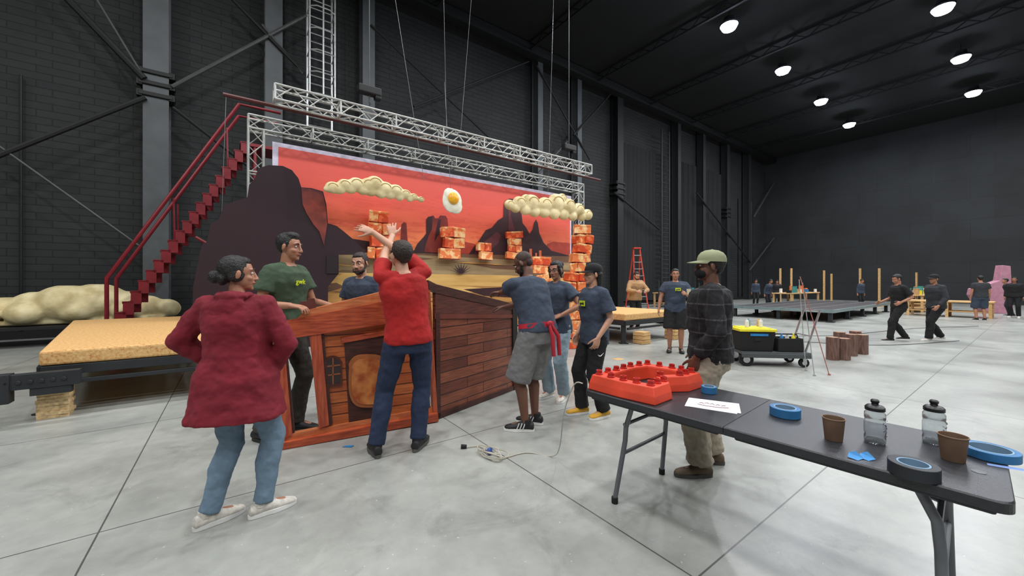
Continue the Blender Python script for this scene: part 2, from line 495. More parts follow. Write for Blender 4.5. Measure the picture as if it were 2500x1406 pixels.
for u, v, z in ((2.75, 9.8, 5.95), (9.6, 9.8, 5.95)):
    t = thing('chain_hoist', 'black electric chain hoist hanging over the silver truss', 'hoist', W(u, v, z), ROOM, 'chain hoists')
    mb = MB(); mb.box((0, 0, .3), (.55, .22, .2)); mb.box((.2, 0, .18), (.16, .18, .12)); finish(mb, 'motor_body', BLACK, t, bevel=.03)
    mb = MB(); mb.tube([(0, 0, .38), (0, 0, 13.1-z)], .012, 5); finish(mb, 'lift_chain', GREYST, t)
    mb = MB(); mb.tube([(0, 0, .2), (0, 0, .02), (.03, 0, -.02), (0, 0, -.05)], .02, 6); finish(mb, 'hook', GREYST, t)
for (a, b_, v) in (((962, -20), (1035, 440), 9.5), ((1083, -20), (1090, 312), 10.02), ((1152, -20), (1125, 320), 10.02), ((1352, -20), (1338, 470), 10.02), ((552, 235), (540, 560), 10.3), ((1085, 200), (1100, 460), 9.55)):
    u0, z0 = on_wall(*a, v); u1, z1 = on_wall(*b_, v)
    mb = MB(); mb.tube([W(u0, v, min(z0, 13.3)), W(u1, v, z1)], .006, 5)
    tag(finish(mb, 'rigging_wire', M('wire', (120, 122, 120), .4, .6)), 'thin steel rigging wire hanging from the roof', 'wire', 'rigging wires')

# ------------------------------------------------------------------ backdrop
VB = 10.57
cols = [sky_print_mat(), M('print_border', (206, 200, 220), .6), M('print_dark_mesa', (54, 24, 32), .6, var=.1, s=1),
        M('print_red_mesa', (112, 34, 30), .6, c2=(160, 56, 40), s=1.2), M('print_sand_dark', (112, 78, 56), .6, s=2),
        M('print_sand', (150, 126, 92), .6, s=1.2, stretch=(.6, .6, 4), c2=(170, 146, 106)),
        M('print_sand_yellow', (218, 170, 92), .6, s=1.2, stretch=(.5, .5, 4), c2=(230, 188, 112)),
        M('print_ground', (176, 124, 66), .6, s=1.0, stretch=(.4, .4, 3), c2=(214, 160, 88)),
        M('print_plum', (90, 38, 44), .6), M('print_orange', (226, 112, 70), .6), M('print_peach', (250, 176, 120), .6), M('print_rust', (176, 62, 44), .6)]
mb = MB()
uL, zT = on_wall(665, 352, VB); uR, zR = on_wall(1395, 475, VB); zT = (zT+zR)/2
def quad(u0, u1, z0, z1, v): mb.add([(u0, v, z0), (u1, v, z0), (u1, v, z1), (u0, v, z1)], [(0, 1, 2, 3)])
mb.mi = 1; quad(uL, uR, .05, zT, VB)
mb.mi = 0; quad(uL+.12, uR-.08, .1, zT-.1, VB-.004)
layer = [VB-.008]
def art(pts, mi):
    mb.mi = mi; v = layer[0]; layer[0] -= .002
    P = []
    for p in pts:
        u, z = on_wall(p[0], p[1], VB); u = max(uL+.12, min(uR-.08, u)); P.append((u, v, max(.1, z)))
    mb.add(P, [tuple(range(len(P)))])
art([(1330, 615), (1336, 596), (1350, 590), (1395, 594), (1395, 630), (1330, 626)], 11)
art([(1100, 618), (1112, 596), (1135, 590), (1168, 598), (1180, 622)], 11)
art([(975, 612), (978, 575), (980, 548), (986, 542), (992, 545), (994, 578), (998, 614)], 3)
art([(1008, 618), (1018, 596), (1034, 578), (1040, 570), (1040, 536), (1044, 530), (1058, 526), (1062, 533), (1070, 533), (1074, 526), (1088, 527), (1092, 534), (1094, 556), (1104, 562), (1112, 598), (1130, 620)], 3)
art([(1008, 618), (1018, 596), (1034, 578), (1040, 570), (1040, 536), (1044, 530), (1056, 528), (1054, 560), (1046, 575), (1038, 600), (1034, 620)], 2)
art([(1064, 560), (1070, 536), (1076, 536), (1072, 570), (1060, 590)], 2)
art([(770, 640), (770, 530), (800, 545), (822, 552), (840, 566), (860, 583), (905, 590), (950, 604), (1050, 616), (1160, 622), (1160, 645)], 2)
art([(800, 640), (800, 580), (838, 596), (870, 606), (930, 614), (960, 624)], 8)
art([(1140, 626), (1158, 600), (1170, 585), (1185, 562), (1200, 556), (1215, 538), (1228, 530), (1229, 500), (1233, 490), (1243, 485), (1262, 487), (1269, 493), (1272, 520), (1275, 545), (1284, 556), (1292, 572), (1300, 560), (1303, 544), (1308, 536), (1312, 545), (1316, 570), (1326, 592), (1345, 612), (1395, 625), (1395, 640), (1140, 640)], 2)
art([(1150, 626), (1172, 598), (1192, 582), (1212, 566), (1222, 575), (1214, 596), (1196, 610), (1190, 628)], 8)
art([(1240, 492), (1248, 488), (1246, 530), (1256, 560), (1250, 600), (1240, 560)], 8)
art([(700, 612), (900, 616), (1395, 626), (1395, 800), (700, 800)], 4)
art([(825, 614), (1010, 622), (1200, 632), (1395, 642), (1395, 672), (1100, 672), (825, 668)], 5)
art([(900, 628), (990, 625), (1060, 632), (1000, 637)], 4)
art([(1150, 645), (1260, 648), (1395, 660), (1395, 668), (1200, 655)], 4)
art([(700, 664), (1000, 668), (1240, 672), (1395, 680), (1395, 705), (1080, 698), (700, 706)], 6)
art([(700, 700), (1080, 696), (1395, 702), (1395, 860), (700, 860)], 7)
art([(860, 700), (980, 690), (1150, 700), (1240, 712), (1060, 716), (900, 712)], 6)
art([(1130, 706), (1240, 700), (1395, 720), (1395, 735), (1180, 722)], 2)
art([(700, 706), (820, 690), (840, 700), (760, 726), (700, 730)], 4)
rs = random.Random(3)
for k in range(14):          # printed brush streaks in the desert floor
    cx = rs.uniform(740, 1370); cy = rs.uniform(632, 740); L = rs.uniform(18, 60); h = rs.uniform(1.0, 2.6)
    up = [(cx-L+2*L*i/6, cy-h*math.sin(math.pi*i/6)*rs.uniform(.6, 1.3)+L*.06*(i-3)/3) for i in range(7)]
    dn = [(x, y+h*rs.uniform(.8, 1.8)) for x, y in up[1:-1]]
    art(up+dn[::-1], rs.choice((4, 4, 5, 6, 7)))
for cx, cy, s_ in ((880, 656, 1.0), (1122, 668, 1.2), (1290, 668, .8)):       # agave silhouettes
    for k in range(9):
        a = math.radians(20+17.5*k); L = 26*s_
        art([(cx-3, cy), (cx+math.cos(a)*L, cy-math.sin(a)*L*.9), (cx+3, cy)], 2)
for cx, top, bot in ((1290, 608, 650), (1313, 612, 652)):
    art([(cx-3, bot), (cx-3, top), (cx+3, top), (cx+3, bot)], 9)
    art([(cx-12, 632), (cx-12, 618), (cx-8, 618), (cx-8, 629), (cx-2, 629), (cx-2, 634)], 9)
tag(finish(mb, 'painted_backdrop', cols, rz=ROOM), 'large printed canvas backdrop of a red desert sunset with mesas', 'backdrop')

MES = M('dark_plum_painted_flat', (46, 20, 30), .8, s=.6, c2=(34, 16, 24))
MESR = M('rust_shaded_flat', (80, 30, 32), .75, c2=(150, 62, 44), s=2)
t = thing('mesa_flat', 'dark plum painted mesa scenic flat before the backdrop', 'scenic flat')
VM = 10.1
def outl(pts, v): return [(on_wall(a, b, v)[0], max(.0, on_wall(a, b, v)[1])) for a, b in pts]
mb = MB(); mb.prism(outl([(466, 1100), (472, 700), (482, 650), (492, 600), (506, 590), (514, 548), (534, 536), (548, 500), (572, 492), (604, 482), (608, 452), (622, 436), (630, 412), (655, 404), (690, 406), (712, 416), (728, 436), (735, 458), (760, 460), (788, 468), (796, 500), (800, 548), (812, 552), (830, 564), (868, 592), (890, 612), (890, 622), (826, 622), (826, 668), (800, 700), (800, 1100)], VM), VM-.04, VM)
finish(mb, 'flat_panel', MES, t, rz=ROOM)
mb = MB(); mb.prism(outl([(735, 460), (760, 462), (786, 470), (794, 505), (798, 545), (790, 600), (779, 566), (764, 548), (748, 522), (738, 500)], VM), VM-.055, VM-.04)
finish(mb, 'painted_cliff_face', MESR, t, rz=ROOM)
mb = MB(); mb.prism(outl([(796, 625), (824, 625), (824, 668), (796, 668)], VM), VM-.06, VM-.04)
finish(mb, 'painted_step_panel', M('darkest_plum', (30, 14, 22), .8), t, rz=ROOM)  # step at the mesa edge, in the darkest plum

def foam_cloud(name, label, lumps, v, depth, voxel=.028):
    mb = MB()
    cs = []
    for (px, py, rpx) in lumps:
        u, z = on_wall(px, py, v); Y = SU*u+CU*v; r = rpx*Y/940
        mb.ell((u, v, z), (r, depth*min(1, r/.3)+.02, r*.85)); cs.append((u, z, r))
    o = blob(mb, name, CLOUDM, None, voxel, 2)
    o.rotation_euler = (0, 0, ROOM)
    for (u, z, r) in cs[:10]:
        k = MB()
        dd = depth*min(1, r/.3)+.02
        pts = []
        for i in range(9):
            a = math.radians(15+150*i/8); q = .62
            pts.append((u+math.cos(a)*r*q, v-dd*math.sqrt(max(0, 1-q*q))*.97, z+math.sin(a)*r*q*.85))
        k.tube(pts, r*.06, 6)
        finish(k, 'swirl_ridge', M('cloud_ridge_shade', (176, 146, 92), .8), o, smooth=True)
    return tag(o, label, 'cloud prop')
foam_cloud('foam_cloud', 'long cream foam cloud hung in front of the backdrop', [(812, 458, 18), (842, 452, 18), (870, 450, 20), (900, 452, 21), (915, 448, 22), (940, 460, 20), (966, 466, 19), (990, 474, 14), (1010, 481, 11), (1028, 487, 9), (798, 462, 9), (828, 462, 15), (856, 462, 14), (886, 464, 15), (930, 472, 15), (905, 468, 14), (952, 476, 13), (975, 482, 11), (1000, 487, 8)], 9.55, .13)
foam_cloud('foam_cloud', 'puffy cream foam cloud cluster hung at the backdrop edge', [(1244, 500, 15), (1268, 496, 20), (1298, 496, 25), (1330, 500, 22), (1358, 496, 27), (1388, 504, 23), (1412, 512, 19), (1434, 524, 16), (1372, 484, 14), (1284, 486, 14), (1258, 508, 14), (1282, 512, 16), (1304, 516, 17), (1328, 518, 17), (1352, 522, 17), (1376, 524, 16), (1398, 528, 14), (1420, 530, 12)], 9.5, .16)
t = thing('fried_egg_sun', 'fried egg shaped sun prop with yellow yolk hung before the backdrop', 'egg prop')
u, z = on_wall(1104, 491, 9.6); Y = SU*u+CU*9.6; k = Y/940
mb = MB(); mb.ell((u, 9.6, z), (27*k, .05, 30*k)); mb.ell((u+8*k, 9.6, z-12*k), (20*k, .05, 19*k)); mb.ell((u-6*k, 9.6, z+14*k), (18*k, .05, 18*k))
o = blob(mb, 'egg_white', M('egg_white', (226, 224, 204), .5), t, .02, 3); o.rotation_euler = (0, 0, ROOM)
mb = MB(); mb.ell((u+1*k, 9.55, z+6*k), (14.5*k, .09, 14.5*k), n=28, m=18)
finish(mb, 'yolk', M('egg_yolk', (238, 158, 28), .25, c2=(245, 190, 50), s=5), t, rz=ROOM, smooth=True)

# orange block stacks
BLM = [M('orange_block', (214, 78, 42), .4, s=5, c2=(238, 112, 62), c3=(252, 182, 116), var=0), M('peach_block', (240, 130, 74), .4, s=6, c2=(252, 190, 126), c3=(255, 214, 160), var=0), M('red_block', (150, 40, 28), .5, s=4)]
def block_row(mb, u, v, z, w, h, d, R0):
    n = random.choice((1, 2, 2))
    q = random.uniform(.4, .6); ws = [w] if n == 1 else [w*q, w*(1-q)]
    x = u-w/2
    for ww in ws:
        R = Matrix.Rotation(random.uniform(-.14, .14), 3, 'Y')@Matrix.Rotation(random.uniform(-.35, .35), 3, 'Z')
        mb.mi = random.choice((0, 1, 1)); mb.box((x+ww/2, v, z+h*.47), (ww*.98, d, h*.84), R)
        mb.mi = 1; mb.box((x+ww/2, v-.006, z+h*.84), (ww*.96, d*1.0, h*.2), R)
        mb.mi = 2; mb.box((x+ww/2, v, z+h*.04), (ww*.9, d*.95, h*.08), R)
        x += ww
def relief_stack(px0, px1, yt, yb, rows, v=10.35, d=.14):
    mb = MB(); u0, zb = on_wall(px0, yb, v); u1, zt = on_wall(px1, yt, v)
    uc = (u0+u1)/2; w = (u1-u0); h = (zt-zb)/rows
    for r in range(rows):
        ww = w*random.uniform(.7, 1.0); block_row(mb, uc+random.uniform(-.1, .1)*w, v, zb+h*r, ww, h*1.04, d, None)
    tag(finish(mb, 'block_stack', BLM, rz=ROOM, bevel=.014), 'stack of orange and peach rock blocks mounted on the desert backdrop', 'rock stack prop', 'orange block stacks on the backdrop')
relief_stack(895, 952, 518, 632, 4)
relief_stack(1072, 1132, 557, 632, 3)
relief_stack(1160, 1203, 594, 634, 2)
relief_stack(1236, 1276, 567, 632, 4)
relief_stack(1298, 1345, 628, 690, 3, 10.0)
t = thing('tall_block_stack', 'tall teetering stack of orange rock blocks standing on the floor', 'rock stack prop', (1.5, 8.9, 0), .25)
mb = MB(); z = 0
for r in range(13):
    h = .222; off = -.02+.07*math.sin(r*.75)+.016*r-.08
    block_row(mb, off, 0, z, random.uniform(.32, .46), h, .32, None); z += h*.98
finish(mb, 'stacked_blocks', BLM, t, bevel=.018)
mb = MB()
for p, r in (((0, 0, .75), (.5, .4, .75)), ((.35, .1, .5), (.4, .35, .5)), ((-.35, 0, .5), (.35, .3, .6)), ((.1, -.1, 1.25), (.35, .25, .3))): mb.ell(p, r, n=7, m=5)
o = finish(mb, 'boulder_prop', BLM, loc=(1.15, 9.95, 0), rz=.4); tag(o, 'faceted orange foam boulder beside the backdrop', 'rock prop')

# ------------------------------------------------------------------ red stairs
t = thing('access_stairs', 'steep dark red steel stairs with handrails rising behind the set', 'stairs', W(0, 13), ROOM)
x0, z0, x1, z1 = -2.2, 0.55, .3, 5.25
ns = 19
for y in (-.45, .45):
    mb = MB()
    for k in range(ns):
        xa = x0+(x1-x0)*k/ns; xb = x0+(x1-x0)*(k+1)/ns; za = z0+(z1-z0)*k/ns; zb = z0+(z1-z0)*(k+1)/ns
        mb.box(((xa+xb)/2+.04, y, (za+zb)/2-.02), (xb-xa+.05, .05, zb-za+.05))
        mb.box(((xa+xb)/2+.03, y, zb), (xb-xa+.06, .05, .04))
    mb.box((x0+.02, y, .3), (.12, .05, .6))
    finish(mb, 'stringer', REDST, t)
    mb = MB(); mb.tube([(x0-.12, y, 0), (x0-.12, y, 1.6), (x1-.15, y, z1+1.0), (x1+.8, y, z1+1.0)], .042, 8); finish(mb, 'handrail', REDST, t, smooth=True)
    for k in (8, 16):
        xa = x0+(x1-x0)*k/ns; za = z0+(z1-z0)*k/ns
        mb = MB(); mb.tube([(xa, y, za), (xa-.02, y, za+1.05)], .022, 6); finish(mb, 'baluster', REDST, t, smooth=True)
for k in range(ns):
    mb = MB(); xa = x0+(x1-x0)*(k+.5)/ns; mb.box((xa+.04, 0, z0+(z1-z0)*(k+1)/ns-.02), (.22, .86, .04)); finish(mb, 'tread', M('stair_tread_red', (98, 22, 30), .5), t)
mb = MB(); mb.box((.95, 0, z1-.03), (1.3, .95, .08))
for x in (.5, 1.5):
    for y in (-.42, .42): mb.tube([(x, y, 0), (x, y, z1)], .04, 8)
finish(mb, 'landing', REDST, t)
mb = MB(); mb.tube([(-.75, -.45, 2.65), (-.3, -.5, 2.35)], .04, 6); finish(mb, 'side_strut', REDST, t)

# ------------------------------------------------------------------ slab platforms
SPK = speckle_mat()
def slab_platform(corners, label, ztop=.737, thick=.17):
    cx = sum(c[0] for c in corners)/4; cy = sum(c[1] for c in corners)/4
    t = thing('slab_platform', label, 'stage platform', (cx, cy, 0))
    P = [V((c[0]-cx, c[1]-cy, 0)) for c in corners]
    mb = MB(); mb.loft([[V((p.x, p.y, ztop-thick)) for p in P], [V((p.x, p.y, ztop)) for p in P]])
    finish(mb, 'bread_slab', SPK, t, bevel=.03, seg=3)
    mb = MB(); q = [p*.985 for p in P]; zt = ztop-thick
    for i in range(4):
        a = q[i]; b = q[(i+1) % 4]; d = (b-a); L = d.length; R = Matrix.Rotation(math.atan2(d.y, d.x), 3, 'Z')
        mb.box(((a+b)/2+V((0, 0, zt-.06))), (L, .07, .11), R)
        mb.box(((a+b)/2+V((0, 0, zt-.2))), (L*.9, .05, .05), R)
    for s_ in (.25, .5, .75):
        a = q[0].lerp(q[3], s_); b = q[1].lerp(q[2], s_); d = b-a
        mb.box(((a+b)/2+V((0, 0, zt-.06))), (d.length, .06, .1), Matrix.Rotation(math.atan2(d.y, d.x), 3, 'Z'))
    finish(mb, 'steel_frame', DGREY, t, bevel=.006)
    for i, f in enumerate(P):
        p = f*.93
        mb = MB(); mb.box((p.x, p.y, (zt-.1)/2), (.1, .1, zt-.1)); mb.box((p.x, p.y, .01), (.2, .2, .02)); finish(mb, 'leg', DGREY, t, bevel=.005)
    return t, P
t, P = slab_platform([(-5.25, 4.27), (-3.7, 5.4), (-7.1, 9.1), (-8.9, 7.8)], 'crumb speckled bread slab on a grey steel stage deck')
a = math.atan2(1.13, 1.55)
mb = MB(); z = 0
while z < .36:
    mb.box((random.uniform(-.01, .01), random.uniform(-.01, .01), z+.018), (.24, .24, .035), Matrix.Rotation(random.uniform(-.06, .06), 3, 'Z')); z += .035
tag(finish(mb, 'plywood_stack', M('ply_edge', (206, 178, 132), .8, s=30, var=.25), loc=(-5.16, 4.36, 0), rz=a), 'short stack of plywood offcuts shimming the platform corner', 'wood stack')
t2, P = slab_platform([(2.74, 9.34), (4.52, 10.64), (2.76, 13.06), (.98, 11.76)], 'smaller crumb speckled slab on a steel deck near the backdrop')
for x, y in ((3.2, 9.5), (4.3, 10.3)):
    mb = MB()
    for k in range(3): mb.box((0, 0, .05+.1*k), (.3, .3, .09), Matrix.Rotation(.1*k, 3, 'Z'))
    tag(finish(mb, 'timber_cribbing', WOODY, loc=(x, y, 0), rz=.5, bevel=.005), 'stacked pine blocks beside the platform leg', 'wood stack', 'timber cribbing blocks')
mb = MB(); mb.box((0, -.05, .46), (.62, .1, .16)); mb.box((-.25, -.05, .4), (.14, .14, .3)); mb.box((.1, -.05, .34), (.3, .08, .08)); mb.tube([(-.3, -.05, .4), (-2.2, -.6, .36)], .035, 8); mb.tube([(-.3, -.05, .35), (-.3, -.05, .0)], .035, 8); mb.tube([(-2.2, -.6, .36), (-2.2, -.6, 0)], .04, 8)
for k in range(6): mb.tube([(-.2+.08*k, -.09, .46), (-.2+.08*k, -.12, .46)], .02, 8)
tag(finish(mb, 'deck_connector', DGREY, loc=(-5.1, 4.16, 0), rz=a, bevel=.004), 'grey steel deck coupling bracket with side pipe', 'bracket')

t = thing('low_deck', 'low black deck under the resting foam cloud', 'stage platform', (-11.2, 9.6, 0), ROOM)
mb = MB(); mb.box((0, 0, .45), (4.4, 1.6, .06)); finish(mb, 'deck_top', BLACK, t)
for x in (-2, 2):
    for y in (-.7, .7):
        mb = MB(); mb.box((x, y, .21), (.1, .1, .42)); finish(mb, 'leg', BLACK, t)
mb = MB()
for x, y, r in ((-1.9, 0, .45), (-1.4, -.1, .5), (-.9, .1, .42), (-.4, 0, .5), (0.1, -.1, .6), (.6, 0, .62), (1.05, 0, .5), (1.5, 0, .42), (1.9, .05, .35), (.3, -.3, .4), (-1.2, -.35, .35), (1.2, -.3, .33), (-.5, -.35, .35)):
    mb.ell((x, y, .50+r*.8), (r, r*.9, r*.78))
mb.box((0, 0, .54), (3.8, .8, .1))
o = blob(mb, 'foam_cloud', CLOUDM, None, .04, 2); o.location = (-11.2, 9.6, 0); o.rotation_euler = (0, 0, ROOM)
tag(o, 'large lumpy cream foam cloud resting on a low deck', 'cloud prop')

# ------------------------------------------------------------------ saloon facade
def seg_survey(A, D, px, py):
    k = (px-1250)/940.0; s = (k*A[1]-A[0])/(D[0]-k*D[1]); Y = A[1]+s*D[1]
    return s, max(.002, CAMZ-(py-690)/940.0*Y)
A1 = (-2.18, 3.48); d1 = V((1.35, .73)).normalized()
A2 = (-.83, 4.21); d2 = V((.876, 1.21)).normalized()
f1 = lambda pts: [seg_survey(A1, d1, *p) for p in pts]
f2 = lambda pts: [seg_survey(A2, d2, *p) for p in pts]
FW1 = brick_mat('orange_plank_print', (210, 118, 62), (190, 96, 48), (104, 44, 24), 4, .11, .006, grain=True, rough=.4, bump=.1, glo=(.62, .5, .42, 1))
FW2 = brick_mat('brown_plank_print', (160, 92, 66), (112, 58, 44), (38, 18, 14), .8, .125, .005, grain=True, rough=.4, bump=.1)
FRED = M('red_wood_print', (196, 92, 56), .4, s=4, stretch=(1.5, 1.5, 16), c2=(150, 58, 36), var=.1)
FREDV = M('red_wood_print_upright', (196, 96, 60), .4, s=4, stretch=(12, 12, 1.5), c2=(154, 62, 40), var=.1)
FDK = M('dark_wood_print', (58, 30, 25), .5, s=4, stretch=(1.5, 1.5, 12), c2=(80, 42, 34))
FPL = M('pale_orange_wood_print', (218, 136, 86), .4, s=4, stretch=(1.5, 1.5, 16), c2=(188, 98, 58))
EDGE = M('panel_edge_black', (20, 16, 15), .6)
t = thing('saloon_facade', 'printed wooden saloon house front panel held upright by the crew', 'scenic flat', (A1[0], A1[1], 0), math.atan2(d1.y, d1.x))
def fpart(pts, y0, y1, name, mat, fn=f1, par=None):
    mb = MB(); mb.prism(fn(pts), y0, y1); return finish(mb, name, mat, par or t)
fpart([(660, 1079), (1063, 1003), (1065, 1022), (660, 1095)], -.09, .03, 'base_board', FRED)
fpart([(700, 1058), (1060, 992), (1063, 1004), (694, 1073)], -.03, .03, 'base_step', FPL)
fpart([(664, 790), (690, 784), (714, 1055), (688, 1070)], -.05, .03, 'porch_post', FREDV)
fpart([(690, 800), (696, 798), (720, 1052), (714, 1055)], -.03, .03, 'post_dark_edge', FDK)  # dark brown right edge, part of the print on both posts
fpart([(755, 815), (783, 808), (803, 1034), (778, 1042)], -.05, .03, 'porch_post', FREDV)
fpart([(783, 808), (790, 807), (812, 1032), (803, 1034)], -.03, .03, 'post_dark_edge', FDK)
fpart([(783, 806), (1045, 760), (1050, 1003), (803, 1040)], 0, .03, 'wall_panel', FW1)
fpart([(686, 785), (935, 735), (1045, 712), (1045, 768), (935, 790), (700, 826)], -.06, .03, 'porch_beam', FRED)
fpart([(742, 758), (930, 712), (1046, 690), (1046, 716), (930, 738), (720, 785)], -.045, .03, 'roof_fascia', FPL)
fpart([(730, 752), (735, 735), (750, 735), (752, 728), (768, 728), (772, 750), (768, 765), (742, 770)], -.03, .03, 'brick_ornament', M('dark_brick_print', (96, 44, 38), .6))
fpart([(840, 830), (950, 812), (952, 1012), (852, 1032)], -.012, .0, 'door_surround', FDK)
fpart([(832, 824), (960, 802), (960, 814), (834, 837)], -.03, 0, 'door_lintel', FRED)
def toast(cx, cy, w, h, sc_):
    pts = []
    for i in range(36):
        a = 2*math.pi*i/36; x = math.cos(a); y = math.sin(a)
        px = cx+(abs(x)**.6*math.copysign(1, x))*w/2*sc_*(1.0 if y < .25 else 1.08); py = cy-(abs(y)**.7*math.copysign(1, y))*h/2*sc_
        if .2 < y < .45: px = cx+(px-cx)*.93
        pts.append((px, py))
    return pts
fpart(toast(898, 928, 96, 128, 1.0), -.045, -.012, 'toast_door_crust', M('toast_crust', (158, 90, 46), .5))
fpart(toast(898, 929, 96, 128, .86), -.052, -.045, 'toast_door_face', M('toast_face', (210, 132, 70), .4, s=9, c2=(156, 70, 32)))
wp = [(790, 946), (790, 888)]+[(812.5-22.5*math.cos(math.pi*i/8), 888-20*math.sin(math.pi*i/8)) for i in range(1, 8)]+[(835, 882), (835, 940)]
fpart(wp, -.02, 0, 'window_frame', M('window_frame_wood', (84, 40, 28), .5))
wi = [(795, 938), (795, 890)]+[(812.5-17*math.cos(math.pi*i/8), 889-15*math.sin(math.pi*i/8)) for i in range(1, 8)]+[(830, 886), (830, 932)]
fpart(wi, -.024, -.02, 'window_pane', M('window_dark_pane', (48, 34, 34), .25))
for p in ([(811, 872), (814, 872), (814, 936), (811, 937)], [(795, 892), (830, 888), (830, 891), (795, 895)], [(795, 914), (830, 909), (830, 912), (795, 917)]):
    fpart(p, -.028, -.024, 'window_muntin', M('window_muntin_wood', (150, 84, 50), .5))
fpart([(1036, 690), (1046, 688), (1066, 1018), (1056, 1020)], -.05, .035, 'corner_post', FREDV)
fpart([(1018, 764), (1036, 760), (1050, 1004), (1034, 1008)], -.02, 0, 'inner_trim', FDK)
rel = V((A2[0]-A1[0], A2[1]-A1[1]))
ang1 = math.atan2(d1.y, d1.x)
e = bpy.data.objects.new('side_wing', None); COL.objects.link(e); e.parent = t
e.location = (rel.dot(d1), rel.dot(V((-d1.y, d1.x))), 0); e.rotation_euler = (0, 0, math.atan2(d2.y, d2.x)-ang1)
side = [(1062, 697), (1252, 742), (1258, 950), (1064, 1022)]
fpart(side, 0, .04, 'plank_panel', FW2, f2, e)
fpart([(1044, 684), (1064, 694), (1254, 742), (1254, 758), (1064, 716), (1046, 706)], -.012, .045, 'eave_board', FDK, f2, e)
fpart([(1062, 716), (1250, 758), (1251, 770), (1062, 766)], -.006, 0, 'gable_brown_board', M('gable_brown_print', (78, 40, 32), .5, s=4, stretch=(1.5, 1.5, 14), c2=(104, 54, 42)), f2, e)  # darker brown printed board below the eave
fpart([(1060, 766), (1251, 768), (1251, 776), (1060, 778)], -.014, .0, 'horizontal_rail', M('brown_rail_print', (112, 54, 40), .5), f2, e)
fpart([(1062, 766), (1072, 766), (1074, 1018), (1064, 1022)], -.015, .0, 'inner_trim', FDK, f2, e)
fpart([(1249, 745), (1260, 748), (1262, 950), (1252, 955)], -.02, .06, 'outer_edge', EDGE, f2, e)
fpart([(1064, 1010), (1256, 940), (1258, 950), (1064, 1024)], -.015, .05, 'bottom_rail', FDK, f2, e)
mb = MB(); mb.tube([(.95, .04, .9), (.95, .5, .0)], .014, 8); mb.tube([(.95, .04, .25), (.95, .5, .02)], .012, 8)
finish(mb, 'rear_strut', CHROME, e, smooth=True)

# ------------------------------------------------------------------ folding table
TBL = M('charcoal_moulded_plastic', (38, 39, 43), .4, s=60, bump=.12, bs=150)
TZ = .74
TA = math.atan2(-.766, .64)
TD = V((.64, -.766)); TP = V((.766, .64))
t = thing('folding_table', 'long dark grey plastic folding table with grey steel legs', 'table', (1.4, 2.27, 0), TA)
def rrect(x0, x1, y0, y1, r, corners):
    pts = []
    for cx, cy, a0, rd in ((x1, y1, 0, corners[0]), (x0, y1, 90, corners[1]), (x0, y0, 180, corners[2]), (x1, y0, 270, corners[3])):
        if not rd: pts.append((cx, cy)); continue
        ox = cx-math.copysign(r, cx-(x0+x1)/2); oy = cy-math.copysign(r, cy-(y0+y1)/2)
        for k in range(7):
            a = math.radians(a0+15*k); pts.append((ox+r*math.cos(a), oy+r*math.sin(a)))
    return pts
for sx in (-1, 1):
    x0_, x1_ = (-.94, -.0015) if sx < 0 else (.0015, .94)
    pts = rrect(x0_, x1_, -.375, .375, .05, (sx > 0, sx < 0, sx < 0, sx > 0))
    mb = MB(); mb.loft([[V((x, y, TZ-.042)) for x, y in pts], [V((x, y, TZ-.006)) for x, y in pts], [V((x*.996 if sx*x > .5 else x, y*.985, TZ)) for x, y in pts]])
    finish(mb, 'table_top', TBL, t)
    mb = MB(); mb.box((sx*.47, 0, TZ-.055), (.86, .68, .026)); finish(mb, 'underside_rail', DGREY, t, bevel=.01)
LEGM = M('grey_leg_enamel', (104, 107, 112), .4, .4)
for sx in (-1, 1):
    for sy in (-1, 1):
        path = [(-.62, sy*.25, TZ-.06), (-.665, sy*.26, .52), (-.665, sy*.27, .43), (-.72, sy*.31, .02)] if sx < 0 else [(.70, sy*.27, TZ-.06), (.755, sy*.28, .56), (.765, sy*.285, .45), (.775, sy*.3, .02)]
        mb = MB(); mb.tube(path, .0165 if sx < 0 else .019, 12)
        o = finish(mb, 'leg', LEGM, t, smooth=True)
        p = path[-1]
        mb = MB(); mb.tube([(p[0], p[1], .0), (p[0], p[1], .04)], .022, 12); finish(mb, 'foot_cap', RUB, o, smooth=True)
    for z_ in (.54, .34):
        x_ = sx*(.665 if sx < 0 else .757) if z_ > .4 else sx*(.68 if sx < 0 else .768)
        mb = MB(); mb.tube([(x_, -.28, z_), (x_, .28, z_)], .012, 8); finish(mb, 'cross_brace', LEGM, t, smooth=True)
    mb = MB(); mb.tube([(sx*.12, 0, TZ-.06), (sx*.4, 0, TZ-.12), (sx*.67 if sx < 0 else .757, 0, .54)], .011, 8)
    finish(mb, 'fold_brace', LEGM, t, smooth=True)
mb = MB(); mb.lathe([(.02, TZ+.0005), (.02, TZ+.0015)], (.86, -.1, 0)); finish(mb, 'moulded_badge', M('badge_grey', (66, 68, 71), .4), t)

